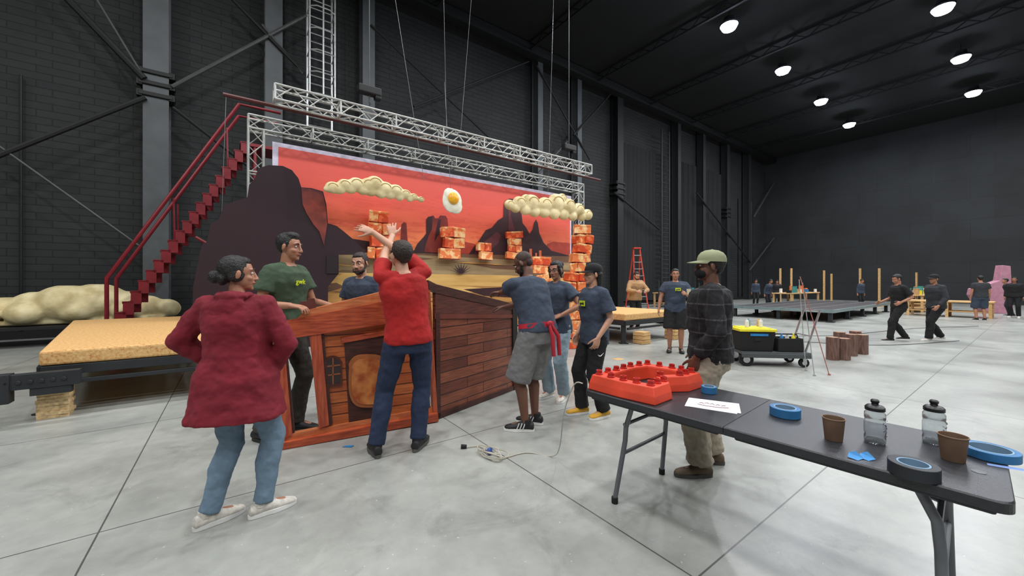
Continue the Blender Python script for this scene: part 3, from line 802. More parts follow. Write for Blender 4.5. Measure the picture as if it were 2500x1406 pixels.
FO = M('red_orange_foam', (216, 70, 44), .5, bump=.06, s=5)
FOD = M('red_stud', (176, 38, 28), .45)
c = V((1.4, 2.27))+TD*(-.68)
t = thing('studded_foam_frame', 'red orange foam ring frame with round studs on the table', 'prop', (c.x, c.y, TZ+.001), TA)
outer = [(-.24, -.35), (.02, -.36), (.27, -.335), (.27, -.12), (.17, .0), (.26, .13), (.27, .335), (.05, .36), (-.2, .345), (-.245, .12), (-.235, -.1)]
inner = [(-.15, -.25), (.02, -.26), (.165, -.24), (.16, -.11), (.08, .0), (.15, .12), (.16, .24), (.04, .265), (-.12, .25), (-.155, .1), (-.15, -.08)]
n = len(outer)
def mid(f, s_=1): return [((o_[0]*(1-f)+i_[0]*f)*s_, (o_[1]*(1-f)+i_[1]*f)*s_) for o_, i_ in zip(outer, inner)]
mb = MB(); P = []
for pts, z in ((mid(0), 0), (mid(.06), .05), (mid(.22), .105), (mid(.95), .105), (mid(1.0), .09), (mid(1.06), .0)): P += [(x, y, z) for x, y in pts]
F = []; nk = 6
for k in range(nk):
    for i in range(n): F.append((k*n+i, k*n+(i+1) % n, ((k+1) % nk)*n+(i+1) % n, ((k+1) % nk)*n+i))
mb.add(P, F); finish(mb, 'foam_frame', FO, t, bevel=.006)
ring_pts = mid(.6); L = []
for i in range(n):
    a_ = V(ring_pts[i]); b = V(ring_pts[(i+1) % n]); m_ = max(1, round((b-a_).length/.1))
    for k in range(m_): L.append(a_.lerp(b, k/m_))
for p in L:
    mb = MB(); mb.lathe([(.026, .10), (.026, .113), (.021, .115), (.02, .132), (.022, .136), (.014, .136), (.013, .13)], (p.x, p.y, 0), 18); finish(mb, 'stud', FOD, t, smooth=True)

BLUET = M('blue_masking_tape', (40, 104, 152), .6); CORE = M('tape_core', (120, 150, 175), .7); BLKT = M('black_gaffer_tape', (30, 34, 40), .6)
def tape(x, y, ro, ri, h, mat, label):
    t = thing('tape_roll', label, 'tape', (x, y, TZ+.001))
    mb = MB(); mb.ringm(ro, ri+.006, h); finish(mb, 'tape_winding', mat, t, smooth=True, bevel=.002)
    mb = MB(); mb.ringm(ri+.006, ri, h); finish(mb, 'cardboard_core', CORE, t, smooth=True)
tape(1.36, 2.66, .05, .034, .045, BLUET, 'small roll of blue masking tape on the table')
tape(1.56, 2.2, .074, .048, .048, BLUET, 'blue masking tape roll on the table beside the paper')
tape(1.585, 1.52, .075, .043, .048, BLKT, 'dark roll of gaffer tape at the table end')
tape(2.09, 1.685, .088, .062, .036, BLUET, 'wide blue tape roll near the table corner')
mb = MB(); mb.add([(-.06, -.02, .001), (.06, -.02, .002), (.065, .005, .004), (-.055, .005, .001)], [(0, 1, 2, 3)])
tag(finish(mb, 'tape_strip', M('pale_blue_tape', (110, 138, 190), .6), loc=(2.04, 1.585, TZ), rz=-.6), 'pale blue strip of tape stuck at the table corner', 'tape')
BT = M('bright_blue_tape', (34, 124, 186), .6)
for x, y in ((1.53, 1.665), (1.485, 1.67)):
    mb = MB(); mb.add([(-.02, -.02, .0), (.02, -.025, .003), (.027, .008, .022), (.01, .024, .012), (-.025, .014, .004)], [(0, 1, 4), (1, 2, 3), (1, 3, 4)])
    tag(finish(mb, 'tape_scrap', BT, loc=(x, y, TZ+.001), rz=random.random()), 'crumpled bright blue scrap of tape on the table', 'tape', 'blue tape scraps')
mb = MB(); mb.add([(-.05, -.012, .002), (.04, -.018, .004), (.05, .018, .008), (-.03, .018, .002)], [(0, 1, 2, 3)])
tag(finish(mb, 'tape_scrap', BT, loc=(-1.5, 3.52, 0.001)), 'blue tape scrap on the concrete floor', 'tape', 'blue tape scraps')
def cup(x, y, h, rt):
    t = thing('paper_cup', 'brown paper coffee cup standing on the table', 'cup', (x, y, TZ+.001), 0, 'brown paper cups')
    mb = MB(); mb.lathe([(rt*.76, 0), (rt*.78, .004), (rt*.97, h-.004), (rt*.93, h-.004), (rt*.73, .01)], n=32); finish(mb, 'cup_wall', M('kraft_paper', (108, 84, 66), .7, s=20), t, smooth=True)
    mb = MB(); mb.ringm(rt*1.01, rt*.95, .004, (0, 0, h-.004)); finish(mb, 'rolled_rim', M('kraft_rim', (134, 106, 84), .7), t, smooth=True)
cup(1.557, 1.864, .106, .045); cup(1.89, 1.65, .106, .047)
PET = M('clear_plastic', (238, 242, 244), .08, trans=.95, var=.0)
for x, y, a_ in ((1.725, 1.83, .3), (1.995, 1.82, .2)):
    t = thing('water_bottle', 'clear squeeze bottle with black push top and dark artwork', 'bottle', (x, y, TZ+.001), a_, 'clear water bottles')
    mb = MB(); mb.lathe([(.036, 0), (.039, .006), (.04, .03), (.037, .04), (.04, .05), (.04, .1), (.037, .11), (.0395, .12), (.039, .14), (.033, .15), (.033, .153), (.0315, .153), (.0375, .138), (.0355, .11), (.0385, .1), (.0385, .05), (.0355, .04), (.038, .01)], n=32); finish(mb, 'bottle_body', PET, t, smooth=True)
    mb = MB(); mb.lathe([(.037, .154), (.037, .168), (.03, .176), (.014, .18), (.012, .186), (.016, .192), (.016, .2), (.01, .206)], n=28); o = finish(mb, 'push_top_cap', M('black_cap', (20, 20, 22), .4), t, smooth=True)
    mb = MB()
    for k in range(9):
        an = -1.57-.35+random.uniform(-.35, .5)+.3; z = .04+.009*k
        pts = [(.0412*math.cos(an+q*.09), .0412*math.sin(an+q*.09), z+random.uniform(-.004, .004)) for q in range(int(random.uniform(3, 7)))]
        mb.tube(pts, .0011, 5)
    finish(mb, 'printed_artwork', M('print_ink', (30, 30, 32), .5), t)
for dz, rz_, dx in ((0, -.55, 0), (.0012, -.48, .015)):
    t = thing('paper_sheet', 'white paper sheet with small red sketch lines on the table', 'paper', (1.235+dx, 2.385, TZ+.001+dz), rz_, 'sketch sheets')
    mb = MB(); mb.add([(-.14, -.1, 0), (.14, -.1, 0), (.14, .1, .001), (-.14, .1, 0)], [(0, 1, 2, 3)]); finish(mb, 'sheet', M('white_paper', (222, 222, 226), .8, var=.02), t)
    if dz:
        for k in range(5):
            xx = -.08+.03*k; mb = MB(); mb.tube([(xx, .01*math.sin(k*1.3), .002), (xx+.012, .015+.01*math.sin(k), .002), (xx+.024, .01*math.sin(k*2), .002)], .0014, 4)
            finish(mb, 'sketch_line', M('sketch_ink', (120, 30, 30), .6), t)
        mb = MB(); mb.tube([(-.09, -.03, .002), (-.04, -.045, .002), (.03, -.045, .002), (.08, -.03, .002)], .0014, 4)
        finish(mb, 'sketch_line', M('sketch_ink', (120, 30, 30), .6), t)

# ------------------------------------------------------------------ extension cord
CORD = M('pale_cord', (176, 170, 156), .5)
def smooth_path(pts, sub=8):
    pts = [V(p) for p in pts]; out = []
    for i in range(len(pts)-1):
        p0 = pts[max(i-1, 0)]; p1 = pts[i]; p2 = pts[i+1]; p3 = pts[min(i+2, len(pts)-1)]
        for k in range(sub):
            s_ = k/sub
            out.append(.5*((2*p1)+(p2-p0)*s_+(2*p0-5*p1+4*p2-p3)*s_**2+(3*p1-p0-3*p2+p3)*s_**3))
    out.append(pts[-1]); return out
t = thing('extension_cord', 'pale extension cord running from table edge to a floor coil', 'cable', (-.18, 3.36, 0))
pts = [(.70, -.53, .76), (.64, -.5, .74), (.58, -.4, .5), (.57, -.2, .15), (.52, -.05, .009), (.3, .02, .009), (.1, -.1, .009)]
mb = MB(); mb.tube(smooth_path(pts), .0045, 8)
for k in range(5):
    c = V((random.uniform(-.03, .05), random.uniform(-.08, .04), .01+.011*k)); r1, r2, an = random.uniform(.045, .065), random.uniform(.11, .15), .9+random.uniform(-.3, .3)
    P = []
    for i in range(29):
        a_ = 2*math.pi*i/28; x = r1*math.cos(a_); y = r2*math.sin(a_); P.append(c+V((x*math.cos(an)-y*math.sin(an), x*math.sin(an)+y*math.cos(an), .006*math.sin(3*a_+k))))
    mb.tube(P, .0048, 6)
mb.tube(smooth_path([(-.05, .05, .01), (-.12, .15, .01), (-.24, .12, .012)]), .005, 6)
finish(mb, 'cord', CORD, t, smooth=True)
mb = MB(); mb.tube([(-.23, .12, .02), (-.28, .12, .02)], [.016, .019], 10); finish(mb, 'socket_end', RUB, t, smooth=True)
mb = MB(); mb.tube([(-.03, 0, .03), (.0, -.01, .035)], .026, 10); finish(mb, 'blue_tie', M('blue_velcro', (50, 80, 150), .7), t, smooth=True)
for nm, pth in (('floor_cable', [(3.6, 8.9, .008), (5.5, 9.3, .008), (7.5, 10.6, .008), (9.5, 11.0, .008), (13, 12.5, .008), (16, 13.2, .008)]), ('floor_cable', [(5.3, 9.6, .008), (6.8, 9.9, .008), (8.8, 9.2, .008), (11.5, 9.9, .008)])):
    mb = MB(); mb.tube(smooth_path(pth), .0065, 6); tag(finish(mb, nm, DGREY, smooth=True), 'thin dark cable snaking across the concrete floor', 'cable', 'floor cables')

# ------------------------------------------------------------------ cart with totes
t = thing('platform_cart', 'flat grey hand truck cart with folding chrome handle', 'cart', (4.72, 7.1, 0), -.12)
mb = MB(); mb.box((0, 0, .24), (1.15, .55, .05)); mb.box((0, -.27, .2), (1.15, .03, .08)); mb.box((0, .27, .2), (1.15, .03, .08)); finish(mb, 'deck', GREYST, t, bevel=.01)
for x in (-.48, .48):
    for y in (-.22, .22):
        r = .12 if x < 0 else .08
        mb = MB(); mb.tube([(x, y-.025, r), (x, y+.025, r)], r, 20); o = finish(mb, 'wheel', RUB, t, smooth=True)
        mb = MB(); mb.tube([(x, y-.032, r), (x, y+.032, r)], r*.5, 14); finish(mb, 'wheel_hub', CHROME, o, smooth=True)
        mb = MB(); mb.box((x, y, r+.06), (.06, .08, .08)); finish(mb, 'caster_fork', CHROME, t)
mb = MB()
for y in (-.22, .22): mb.tube([(.5, y, .24), (.6, y, .55), (.74, y, 1.0)], .018, 8)
mb.tube([(.74, -.22, 1.0), (.74, .22, 1.0)], .018, 8); mb.tube([(.6, -.22, .55), (.6, .22, .55)], .014, 8)
finish(mb, 'push_handle', CHROME, t, smooth=True)
cr = -.12
t = thing('storage_tote', 'black storage tote with yellow lid and blue tape on the cart', 'box', (4.43, 7.12, .266), cr)
mb = MB(); mb.box((0, 0, .18), (.52, .42, .36), taper=1.12); mb.box((0, -.225, .22), (.12, .02, .08)); finish(mb, 'tote_body', RUB, t, bevel=.02)
mb = MB(); mb.box((0, 0, .38), (.62, .5, .05)); mb.box((0, 0, .41), (.5, .38, .02)); finish(mb, 'tote_lid', YEL, t, bevel=.015)
mb = MB(); mb.box((0.02, -.238, .30), (.3, .006, .04)); finish(mb, 'tape_label', BT, t)
t = thing('tool_box', 'open black toolbox with small bottles on the cart', 'box', (4.98, 7.0, .266), cr)
mb = MB()
for c, s_ in (((0, -.15, .12), (.4, .02, .24)), ((0, .15, .12), (.4, .02, .24)), ((-.2, 0, .12), (.02, .32, .24)), ((.2, 0, .12), (.02, .32, .24)), ((0, 0, .01), (.4, .3, .02))): mb.box(c, s_)
finish(mb, 'box_shell', RUB, t, bevel=.008)
mb = MB(); mb.tube([(-.2, 0, .22), (-.18, 0, .3), (.18, 0, .3), (.2, 0, .22)], .012, 8); finish(mb, 'carry_handle', RUB, t)
for i, (x, y, z, c) in enumerate(((4.3, 7.05, .69, WHITE), (4.42, 7.2, .69, CORE), (4.56, 7.06, .69, WHITE), (4.6, 7.18, .69, WOODY), (4.9, 7.0, .36, BT), (5.02, 7.03, .36, WHITE), (5.08, 6.95, .36, YEL))):
    zz = z if z > .5 else .29
    mb = MB(); mb.lathe([(.033, 0), (.034, .09), (.03, .11), (.014, .12), (.014, .145)] if z > .5 else [(.033, 0), (.034, .2), (.03, .23), (.014, .25), (.014, .29)], n=18)
    tag(finish(mb, 'craft_bottle', c, loc=(x, y, zz), smooth=True), 'small craft paint bottle sitting on the cart load', 'bottle', 'craft bottles')

LOG = M('bark_log_print', (136, 106, 94), .8, s=6, stretch=(8, 8, 1), c2=(96, 66, 56), bump=.4)
LOGT = M('log_end', (160, 124, 102), .8, s=14)
for px, py in ((2033, 878), (2060, 878), (2050, 862), (2078, 868), (2088, 855), (2104, 864)):
    Y = 1410/(py-690); X = (px-1250)/940*Y; h = .42+random.uniform(-.04, .03)
    t = thing('log_stump', 'brown bark textured log stump prop standing on the floor', 'log', (X, Y, 0), random.random()*6, 'log stump props')
    mb = MB(); rings = []
    for z in (0, .02, h*.3, h*.6, h-.02, h):
        rings.append([V(((.1+.006*math.sin(5*a_)+.004*math.sin(11*a_))*math.cos(a_), (.1+.006*math.sin(5*a_))*math.sin(a_), z)) for a_ in [2*math.pi*i/24 for i in range(24)]])
    mb.loft(rings); finish(mb, 'bark', LOG, t, smooth=True)
    mb = MB(); mb.lathe([(.088, h), (.085, h+.004)]); finish(mb, 'cut_end', LOGT, t)
t = thing('pole_tripod', 'leaning thin pink and pale poles tied at the top', 'stand', (5.15, 6.25, 0))
for (a_, b_, c) in (((0, 0, 0), (-.4, .1, 1.6), M('pink_pole', (170, 104, 94), .5)), ((-.28, -.05, 0), (-.36, .1, 1.5), ALU), ((-.15, .3, 0), (-.4, .12, 1.55), ALU)):
    mb = MB(); mb.tube([a_, b_], .0065, 6); mb.tube([V(a_), V(a_)+V((0, 0, .02))], .02, 8); finish(mb, 'pole', c, t, smooth=True)

# ------------------------------------------------------------------ black stage deck
t = thing('stage_deck', 'wide low black mesh topped stage deck on steel legs', 'stage platform', (12.0, 14.4, 0), ROOM)
mb = MB(); mb.box((4.5, 1.8, .45), (9, 3.6, .04)); finish(mb, 'deck_surface', M('dark_mesh_deck', (52, 46, 48), .7, s=5, bump=.2), t)
mb = MB()
for y in (0, 3.6): mb.box((4.5, y, .42), (9.05, .06, .12))
for x in (0, 9): mb.box((x, 1.8, .42), (.06, 3.6, .12))
finish(mb, 'edge_rail', M('silver_deck_edge', (140, 160, 162), .4, .5), t)
for y in (.9, 1.8, 2.7):
    mb = MB(); mb.box((4.5, y, .475), (8.9, .03, .01)); finish(mb, 'deck_seam', ALU, t)
for x in (.1, 2.3, 4.5, 6.7, 8.9):
    for y in (.1, 1.8, 3.5):
        mb = MB(); mb.box((x, y, .2), (.12, .12, .4)); mb.box((x, y, .02), (.25, .25, .04)); finish(mb, 'leg', DGREY, t)

t = thing('step_ladder', 'tall red orange fibreglass A-frame step ladder', 'ladder', (5.5, 17.0, 0), .1)
LR = M('red_orange_fibreglass', (196, 58, 38), .5)
for sx in (-1, 1):
    for sy in (-1, 1):
        mb = MB(); mb.tube([(sx*.33, sy*.55, 0), (sx*.14, 0, 3.0)], .03, 6); finish(mb, 'stile', LR, t)
for k in range(1, 10):
    f = k/10; mb = MB(); mb.box((0, -.55*(1-f), 3*f), (2*(.33-.19*f), .1, .03)); finish(mb, 'tread', ALU, t)
mb = MB(); mb.box((0, 0, 3.02), (.34, .22, .06)); finish(mb, 'top_cap', LR, t, bevel=.01)

# ------------------------------------------------------------------ distant workbenches and clutter
def bench(loc, L, Wd, H, rz, label):
    t = thing('workbench', label, 'table', loc, rz)
    mb = MB(); mb.box((0, 0, H-.03), (L, Wd, .06)); finish(mb, 'bench_top', WOODY, t, bevel=.005)
    for x in (-L/2+.1, 0, L/2-.1):
        for y in (-Wd/2+.08, Wd/2-.08):
            mb = MB(); mb.box((x, y, H/2-.03), (.09, .09, H-.06)); finish(mb, 'leg', WOODY, t)
    mb = MB(); mb.box((0, 0, .25), (L-.2, Wd-.2, .04)); finish(mb, 'lower_shelf', WOODY, t)
    return t
benches = (((17.6, 23.8), 4.5, .9, 'long pine workbench loaded with craft supplies'), ((21.5, 20.5), 4.0, .9, 'pine workbench with boxes and tins on it'),
           ((25.5, 24.0), 4.0, .9, 'far pine workbench near the end wall'), ((10.4, 24.4), 3.4, .9, 'pine workbench beyond the black deck'))
for c, L, H, lb in benches: bench((c[0], c[1], 0), L, 1.1, H, ROOM, lb)
bench((19.5, 17.2, 0), 2.6, 1.2, .7, ROOM+1.57, 'low pine bench on the open floor')
CM = [WHITE, YEL, BT, M('tan_card', (190, 150, 105), .8), M('orange_tin', (220, 120, 60), .5), BLACK, M('teal_tin', (60, 140, 140), .5)]
for c, L, H, lb_ in benches:
    for k in range(12):
        f = -L/2+.2+(L-.4)*k/11; g_ = random.uniform(-.36, .36); x = c[0]+f*CU-g_*SU; y = c[1]+f*SU+g_*CU; h = random.uniform(.12, .42)
        mb = MB()
        if k % 2: mb.lathe([(.08, 0), (.08, h), (.07, h), (.07, h*.92)], n=14); nm, lb, ct = 'paint_tin', 'small paint tin standing on a workbench', 'can'
        else: mb.box((0, 0, h/2), (.24, .2, h), taper=.94); mb.box((0, 0, h), (.25, .21, .03)); nm, lb, ct = 'supply_box', 'small lidded supply box on a workbench', 'box'
        tag(finish(mb, nm, random.choice(CM), loc=(x, y, H+.001), rz=ROOM, smooth=(k % 2 == 1)), lb, ct, nm.replace('_', ' ')+'s on the benches')
for px, yt, Y in ((1905, 655, 27.8), (1932, 655, 27), (2012, 660, 27.5), (2100, 655, 26), (2147, 655, 24), (2238, 665, 27.5), (2030, 668, 28.5)):
    X = (px-1250)/940*Y; h = 1.5+(690-yt)/940*Y
    mb = MB(); mb.box((0, 0, h/2), (.2, .05, h)); mb.box((0, .035, h/2), (.04, .06, h)); mb.box((0, 0, .02), (.4, .4, .04))
    tag(finish(mb, 'timber_upright', WOODY, loc=(X, Y, 0), rz=.5), 'pale timber board standing upright on a foot', 'board', 'upright timber boards')
mb = MB(); mb.prism([(-.5, 0), (.55, 0), (.45, 2.3), (.15, 2.35), (.05, 1.6), (-.9, 1.2), (-.95, .9)], -.2, .2)
tag(finish(mb, 'pink_set_piece', M('dusty_pink', (180, 126, 144), .7), loc=(23.7, 18.9, 0), rz=-.3, bevel=.02), 'dusty pink angular foam set piece standing upright', 'prop')
for x, y in ((5.6, 14.2), (6.3, 14.6), (6.9, 13.8), (7.4, 15.5)):
    t = thing('equipment_stand', 'dark rolling equipment stand with pipes', 'stand', (x, y, 0), random.random()*.4, 'equipment stands')
    hh = 1.2+random.random()*.4
    mb = MB(); mb.box((0, 0, .12), (.5, .3, .06))
    for sx in (-.2, .2): mb.tube([(sx, 0, .1), (sx, 0, hh)], .025, 6)
    mb.tube([(-.2, 0, 1.1), (.2, 0, 1.1)], .02, 6); mb.tube([(-.2, 0, .6), (.2, 0, .6)], .02, 6)
    finish(mb, 'frame', DGREY, t)
    for sx in (-.2, .2):
        mb = MB(); mb.tube([(sx, -.15, .045), (sx, .15, .045)], .045, 8); finish(mb, 'caster', RUB, t)
mb = MB(); mb.box((0, 0, .0025), (.2, .16, .005))
tag(finish(mb, 'plywood_offcut', WOODY, loc=(2.08, 7.55, 0), rz=.4), 'small plywood offcut lying on the floor', 'wood')

# ------------------------------------------------------------------ people
def skinm(name, c): return M(name, c, .5, s=9, var=.08)
SK_L = skinm('skin_light', (196, 148, 122)); SK_M = skinm('skin_medium', (170, 118, 92)); SK_T = skinm('skin_tan', (142, 94, 70)); SK_D = skinm('skin_brown', (104, 68, 52))
H_BLK = M('black_hair', (22, 19, 19), .55, s=60, var=.4, bump=.5, bs=120); H_BRN = M('dark_brown_hair', (44, 33, 28), .6, s=60, var=.4, bump=.5, bs=120)
H_STB = M('shaved_stubble', (62, 44, 37), .7, s=60, var=.3)
def cloth(name, c, **k): return M(name, c, .9, s=5, var=.14, bump=.35, bs=14, **k)
EYEW = M('eye_white', (215, 208, 200), .3); IRIS = M('iris_brown', (40, 24, 18), .3); LIP = M('lips', (140, 80, 72), .5)
LOGO = M('lime_print', (206, 222, 40), .6); LOGOK = M('navy_print', (30, 36, 50), .6)
MT = [(-.6, .150, .110), (-.2, .150, .105), (0, .168, .115), (.25, .150, .108), (.5, .158, .118), (.72, .178, .122), (.88, .165, .105), (.96, .11, .08), (1.02, .062, .062)]
FT = [(-.6, .180, .125), (-.2, .168, .118), (0, .176, .12), (.25, .138, .1), (.5, .142, .11), (.72, .155, .118), (.88, .145, .095), (.96, .09, .07), (1.02, .052, .052)]
def interp(T, t):
    for i in range(len(T)-1):
        if t <= T[i+1][0]:
            f = (t-T[i][0])/(T[i+1][0]-T[i][0]); f = max(0, min(1, f)); f = f*f*(3-2*f)
            return T[i][1]+(T[i+1][1]-T[i][1])*f, T[i][2]+(T[i+1][2]-T[i][2])*f
    return T[-1][1], T[-1][2]
def ik(a, tgt, l1, l2, pole):
    d = tgt-a; L = d.length; mx = (l1+l2)*.995
    if L > mx: tgt = a+d*(mx/L); d = tgt-a; L = mx
    L = max(L, .1)
    dn = d.normalized(); x = (l1*l1-l2*l2+L*L)/(2*L); h = math.sqrt(max(1e-6, l1*l1-x*x))
    p = pole-dn*pole.dot(dn)
    if p.length < 1e-4: p = V((0, -1, 0))
    return a+dn*x+p.normalized()*h, tgt
def RX(a): return Matrix.Rotation(math.radians(a), 3, 'X')
def RY(a): return Matrix.Rotation(math.radians(a), 3, 'Y')
def RZ(a): return Matrix.Rotation(math.radians(a), 3, 'Z')

def build_hand(mb, wr, dv, nrm, side, curl, spread=4):
    Yv = dv.normalized(); Z = nrm-Yv*nrm.dot(Yv)
    if Z.length < 1e-3: Z = V((0, 0, 1))-Yv*Yv.z
    Z.normalize(); X = Yv.cross(Z); T = X*(-side)
    rings = []
    for y, rx, rz in ((-.02, .025, .020), (.0, .027, .020), (.03, .036, .019), (.07, .043, .016), (.093, .040, .012), (.1, .03, .008)):
        c = wr+Yv*y; rings.append([c+T*rx*math.cos(a)+Z*rz*math.sin(a) for a in [2*math.pi*i/14 for i in range(14)]])
    mb.loft(rings)
    for k, (off, ln, sp) in enumerate(zip((.032, .0108, -.0108, -.031), (.074, .082, .076, .060), (1.6, .3, -.9, -2.2))):
        p = wr+Yv*.085+T*off; d = (Yv+T*math.sin(math.radians(sp*spread))).normalized(); ax = d.cross(Z)
        pts = [p]; ang = 0
        for j, fr in enumerate((.42, .32, .26)):
            ang += curl*(.7, 1.15, .9)[j]+2*k*.5
            q = Matrix.Rotation(-math.radians(ang), 3, ax)@d
            p = p+q*ln*fr; pts.append(p)
        for j in range(3): mb.cap(pts[j], pts[j+1], (.0095, .0088, .0080)[j], (.0088, .0080, .0070)[j], 10)
    p = wr+Yv*.025+T*.022; d = (T*.7+Yv*.7-Z*.35).normalized(); d2_ = (T*.3+Yv*.9-Z*(.3+curl*.008)).normalized()
    q1 = p+d*.045; q2 = q1+(d+d2_).normalized()*.032; q3 = q2+d2_*.026
    mb.cap(p, q1, .016, .012, 10); mb.cap(q1, q2, .0115, .010, 10); mb.cap(q2, q3, .010, .0078, 10)

def human(label, loc, yaw, H=1.75, fem=False, skin=SK_M, hairm=H_BLK, hair='short', pitch=0, roll=0, twist=0, drop=0, pel=(0, 0), head=(0, 0, 0),
          feet=None, arms=None, shirt=None, pants=None, shoe=None, sole=WHITE, beard=False, cap=None, build=1.0, belly=0, vox=.0048, detail=True,
          glasses=False, logo=None, stripes=None, mask=None, apron=None, hood=False, laces=None, armk=1.0, thigh_mark=None):
    s = H/1.75
    root = thing('person', label, 'person', (loc[0], loc[1], 0), math.radians(yaw)); root.scale = (s, s, s)
    inv = (Matrix.Translation((loc[0], loc[1], 0))@Matrix.Rotation(math.radians(yaw), 4, 'Z')@Matrix.Scale(s, 4)).inverted()
    L = .53; P = V((pel[0], pel[1], .95-drop)); Rt = RZ(twist)@RX(-pitch)@RY(roll)
    qh = RZ(twist*.3)@RX(-pitch*.25)@RY(roll*.25); q0 = qh.to_quaternion(); q1 = Rt.to_quaternion()
    def fr(t):
        if t <= 0: return P+qh@V((0, 0, t*L)), qh
        n = 12; p = P.copy(); R = qh
        for i in range(n):
            tt = t*(i+.5)/n; R = q0.slerp(q1, min(1, tt*1.6)).to_matrix(); p = p+R@V((0, 0, t*L/n))
        return p, q0.slerp(q1, min(1, t*1.6)).to_matrix()
    T = FT if fem else MT
    def torso(mb, ts, inf, flare=0):
        rings = []
        for t in ts:
            rx, ry = interp(T, t); rx = rx*build+inf; ry = ry*build+inf
            if t > .93: rx -= inf*.6; ry -= inf*.6
            if t < .2: rx += flare*(.2-t); ry += flare*(.2-t)
            c, R = fr(t); c = c+R@V((0, .012 if .3 < t < .9 else 0, 0))
            rings.append([c+R@V((rx*math.copysign(abs(math.cos(a))**.85, math.cos(a)), ry*math.copysign(abs(math.sin(a))**.9, math.sin(a)), 0)) for a in [2*math.pi*i/24 for i in range(24)]])
        mb.loft(rings)
    sw = .155 if fem else .180; sw *= (.5+.5*build)
    c9, R9 = fr(.88); cN, RN = fr(1.0)
    sh = {sd: c9+R9@V((sd*sw, 0, .0)) for sd in (-1, 1)}
    arms = arms or {}; A = {}
    for sd in (-1, 1):
        a = dict(arms.get(sd, {}))
        w_ = inv@V(a['W']) if 'W' in a else V(a.get('w', (sd*.25, .05, .87)))
        s0 = sh[sd].copy()
        if w_.z > s0.z+.1: s0 = s0+V((0, .02, .05)); sh[sd] = s0
        el, wr = ik(s0, w_, .29*armk, .255*armk, V(a.get('pole', (sd*.25, -1, -.2))))
        dv = V(a['dir']) if 'dir' in a else (wr-el).normalized()
        nr = V(a['n']) if 'n' in a else V((sd, 0, .15))
        A[sd] = (s0, el, wr, dv, nr, a.get('curl', 22), a.get('spread', 4))
    Lg = {}
    feet = feet or {-1: (-.11, 0, 8), 1: (.11, 0, -8)}
    for sd in (-1, 1):
        f = feet[sd]; lift = f[3] if len(f) > 3 else 0
        hp = P+qh@V((sd*.092, 0, -.03)); fd = RZ(f[2])@V((0, 1, 0))
        kn, an = ik(hp, V((f[0], f[1], .085+lift)), .44, .425, fd+V((0, .4, 0)))
        Lg[sd] = (hp, kn, an, f[2], lift)
    up = (RN@V((0, 0, 1))*.6+V((0, 0, .4))).normalized(); fw = RN@V((0, 1, 0))
    HC = cN+up*.148+V((fw.x, fw.y, 0))*.022; HR = RZ(head[0])@RX(-head[1])@RY(head[2])
    hf = lambda p: HC+HR@V(p)
    mb = MB()
    torso(mb, (-.2, -.1, 0, .12, .25, .4, .5, .62, .72, .8, .88, .93, .96, 1.0, 1.02), -.014)
    mb.cap(cN-up*.04, hf((0, -.012, -.075)), .058 if not fem else .05, .052 if not fem else .046)
    mb.ell(hf((0, -.014, .03)), (.076, .094, .087), HR, 24, 16)
    mb.ell(hf((0, .026, -.035)), (.060, .060, .072), HR, 24, 16)
    mb.ell(hf((0, .03, -.075)), (.046, .052, .036), HR)
    mb.ell(hf((0, .066, -.094)), (.021, .018, .017), HR)
    for x in (-1, 1):
        mb.ell(hf((x*.036, .052, -.028)), (.024, .026, .022), HR)
        mb.ell(hf((x*.079, -.008, -.004)), (.010, .018, .031), HR@RX(-12)@RZ(-x*18), 12, 8)
        mb.ell(hf((x*.0115, .095, -.034)), (.0085, .010, .008), HR)
        mb.cap(hf((x*.044, .068, .030)), hf((x*.014, .081, .028)), .009, .009, 10)
    mb.cap(hf((0, .082, .018)), hf((0, .102, -.030)), .0075, .0125, 10)
    mb.ell(hf((0, .082, -.058)), (.024, .012, .013), HR)
    for sd in (-1, 1):
        s0, el, wr, dv, nr, cu, spd = A[sd]
        mb.cap(c9+R9@V((sd*.06, 0, .01)), s0, .05, .048); mb.cap(s0, el, .048*build, .036*build)
        mid = el.lerp(wr, .3); mb.cap(el, mid, .036*build, .037*build); mb.cap(mid, wr, .037*build, .025)
        build_hand(mb, wr, dv, nr, sd, cu, spd)
        hp, kn, an, fy, lift = Lg[sd]
        mb.cap(hp, kn, .080*build, .052*build); m2 = kn.lerp(an, .3)+(RZ(fy)@V((0, -.018, 0))); mb.cap(kn, m2, .050*build, .054*build); mb.cap(m2, an, .052*build, .034)
        mb.cap(an+V((0, 0, -.02)), an+RZ(fy)@V((0, .12, -.04)), .033, .026)
    blob(mb, 'body', skin, root, vox, 3)
    vc = max(vox*1.5, .009)
    sm = shirt['mat']; inf = shirt.get('loose', .014); hem = shirt.get('hem', -.14)
    mb = MB(); n = 5; ts = [hem+(0-hem)*i/n for i in range(n)]+[0, .12, .25, .4, .5, .62, .72, .8, .88, .93, .96, .985]
    torso(mb, ts, inf+.006, shirt.get('flare', .03))
    if belly:
        c, R = fr(.3); mb.ell(c+R@V((0, .05, 0)), (.15*build, .1+belly, .16), R)
    if fem:
        c, R = fr(.68)
        for x in (-1, 1): mb.ell(c+R@V((x*.065, .085, 0)), (.062, .055, .06), R)
    lng = shirt.get('sleeve', .6)
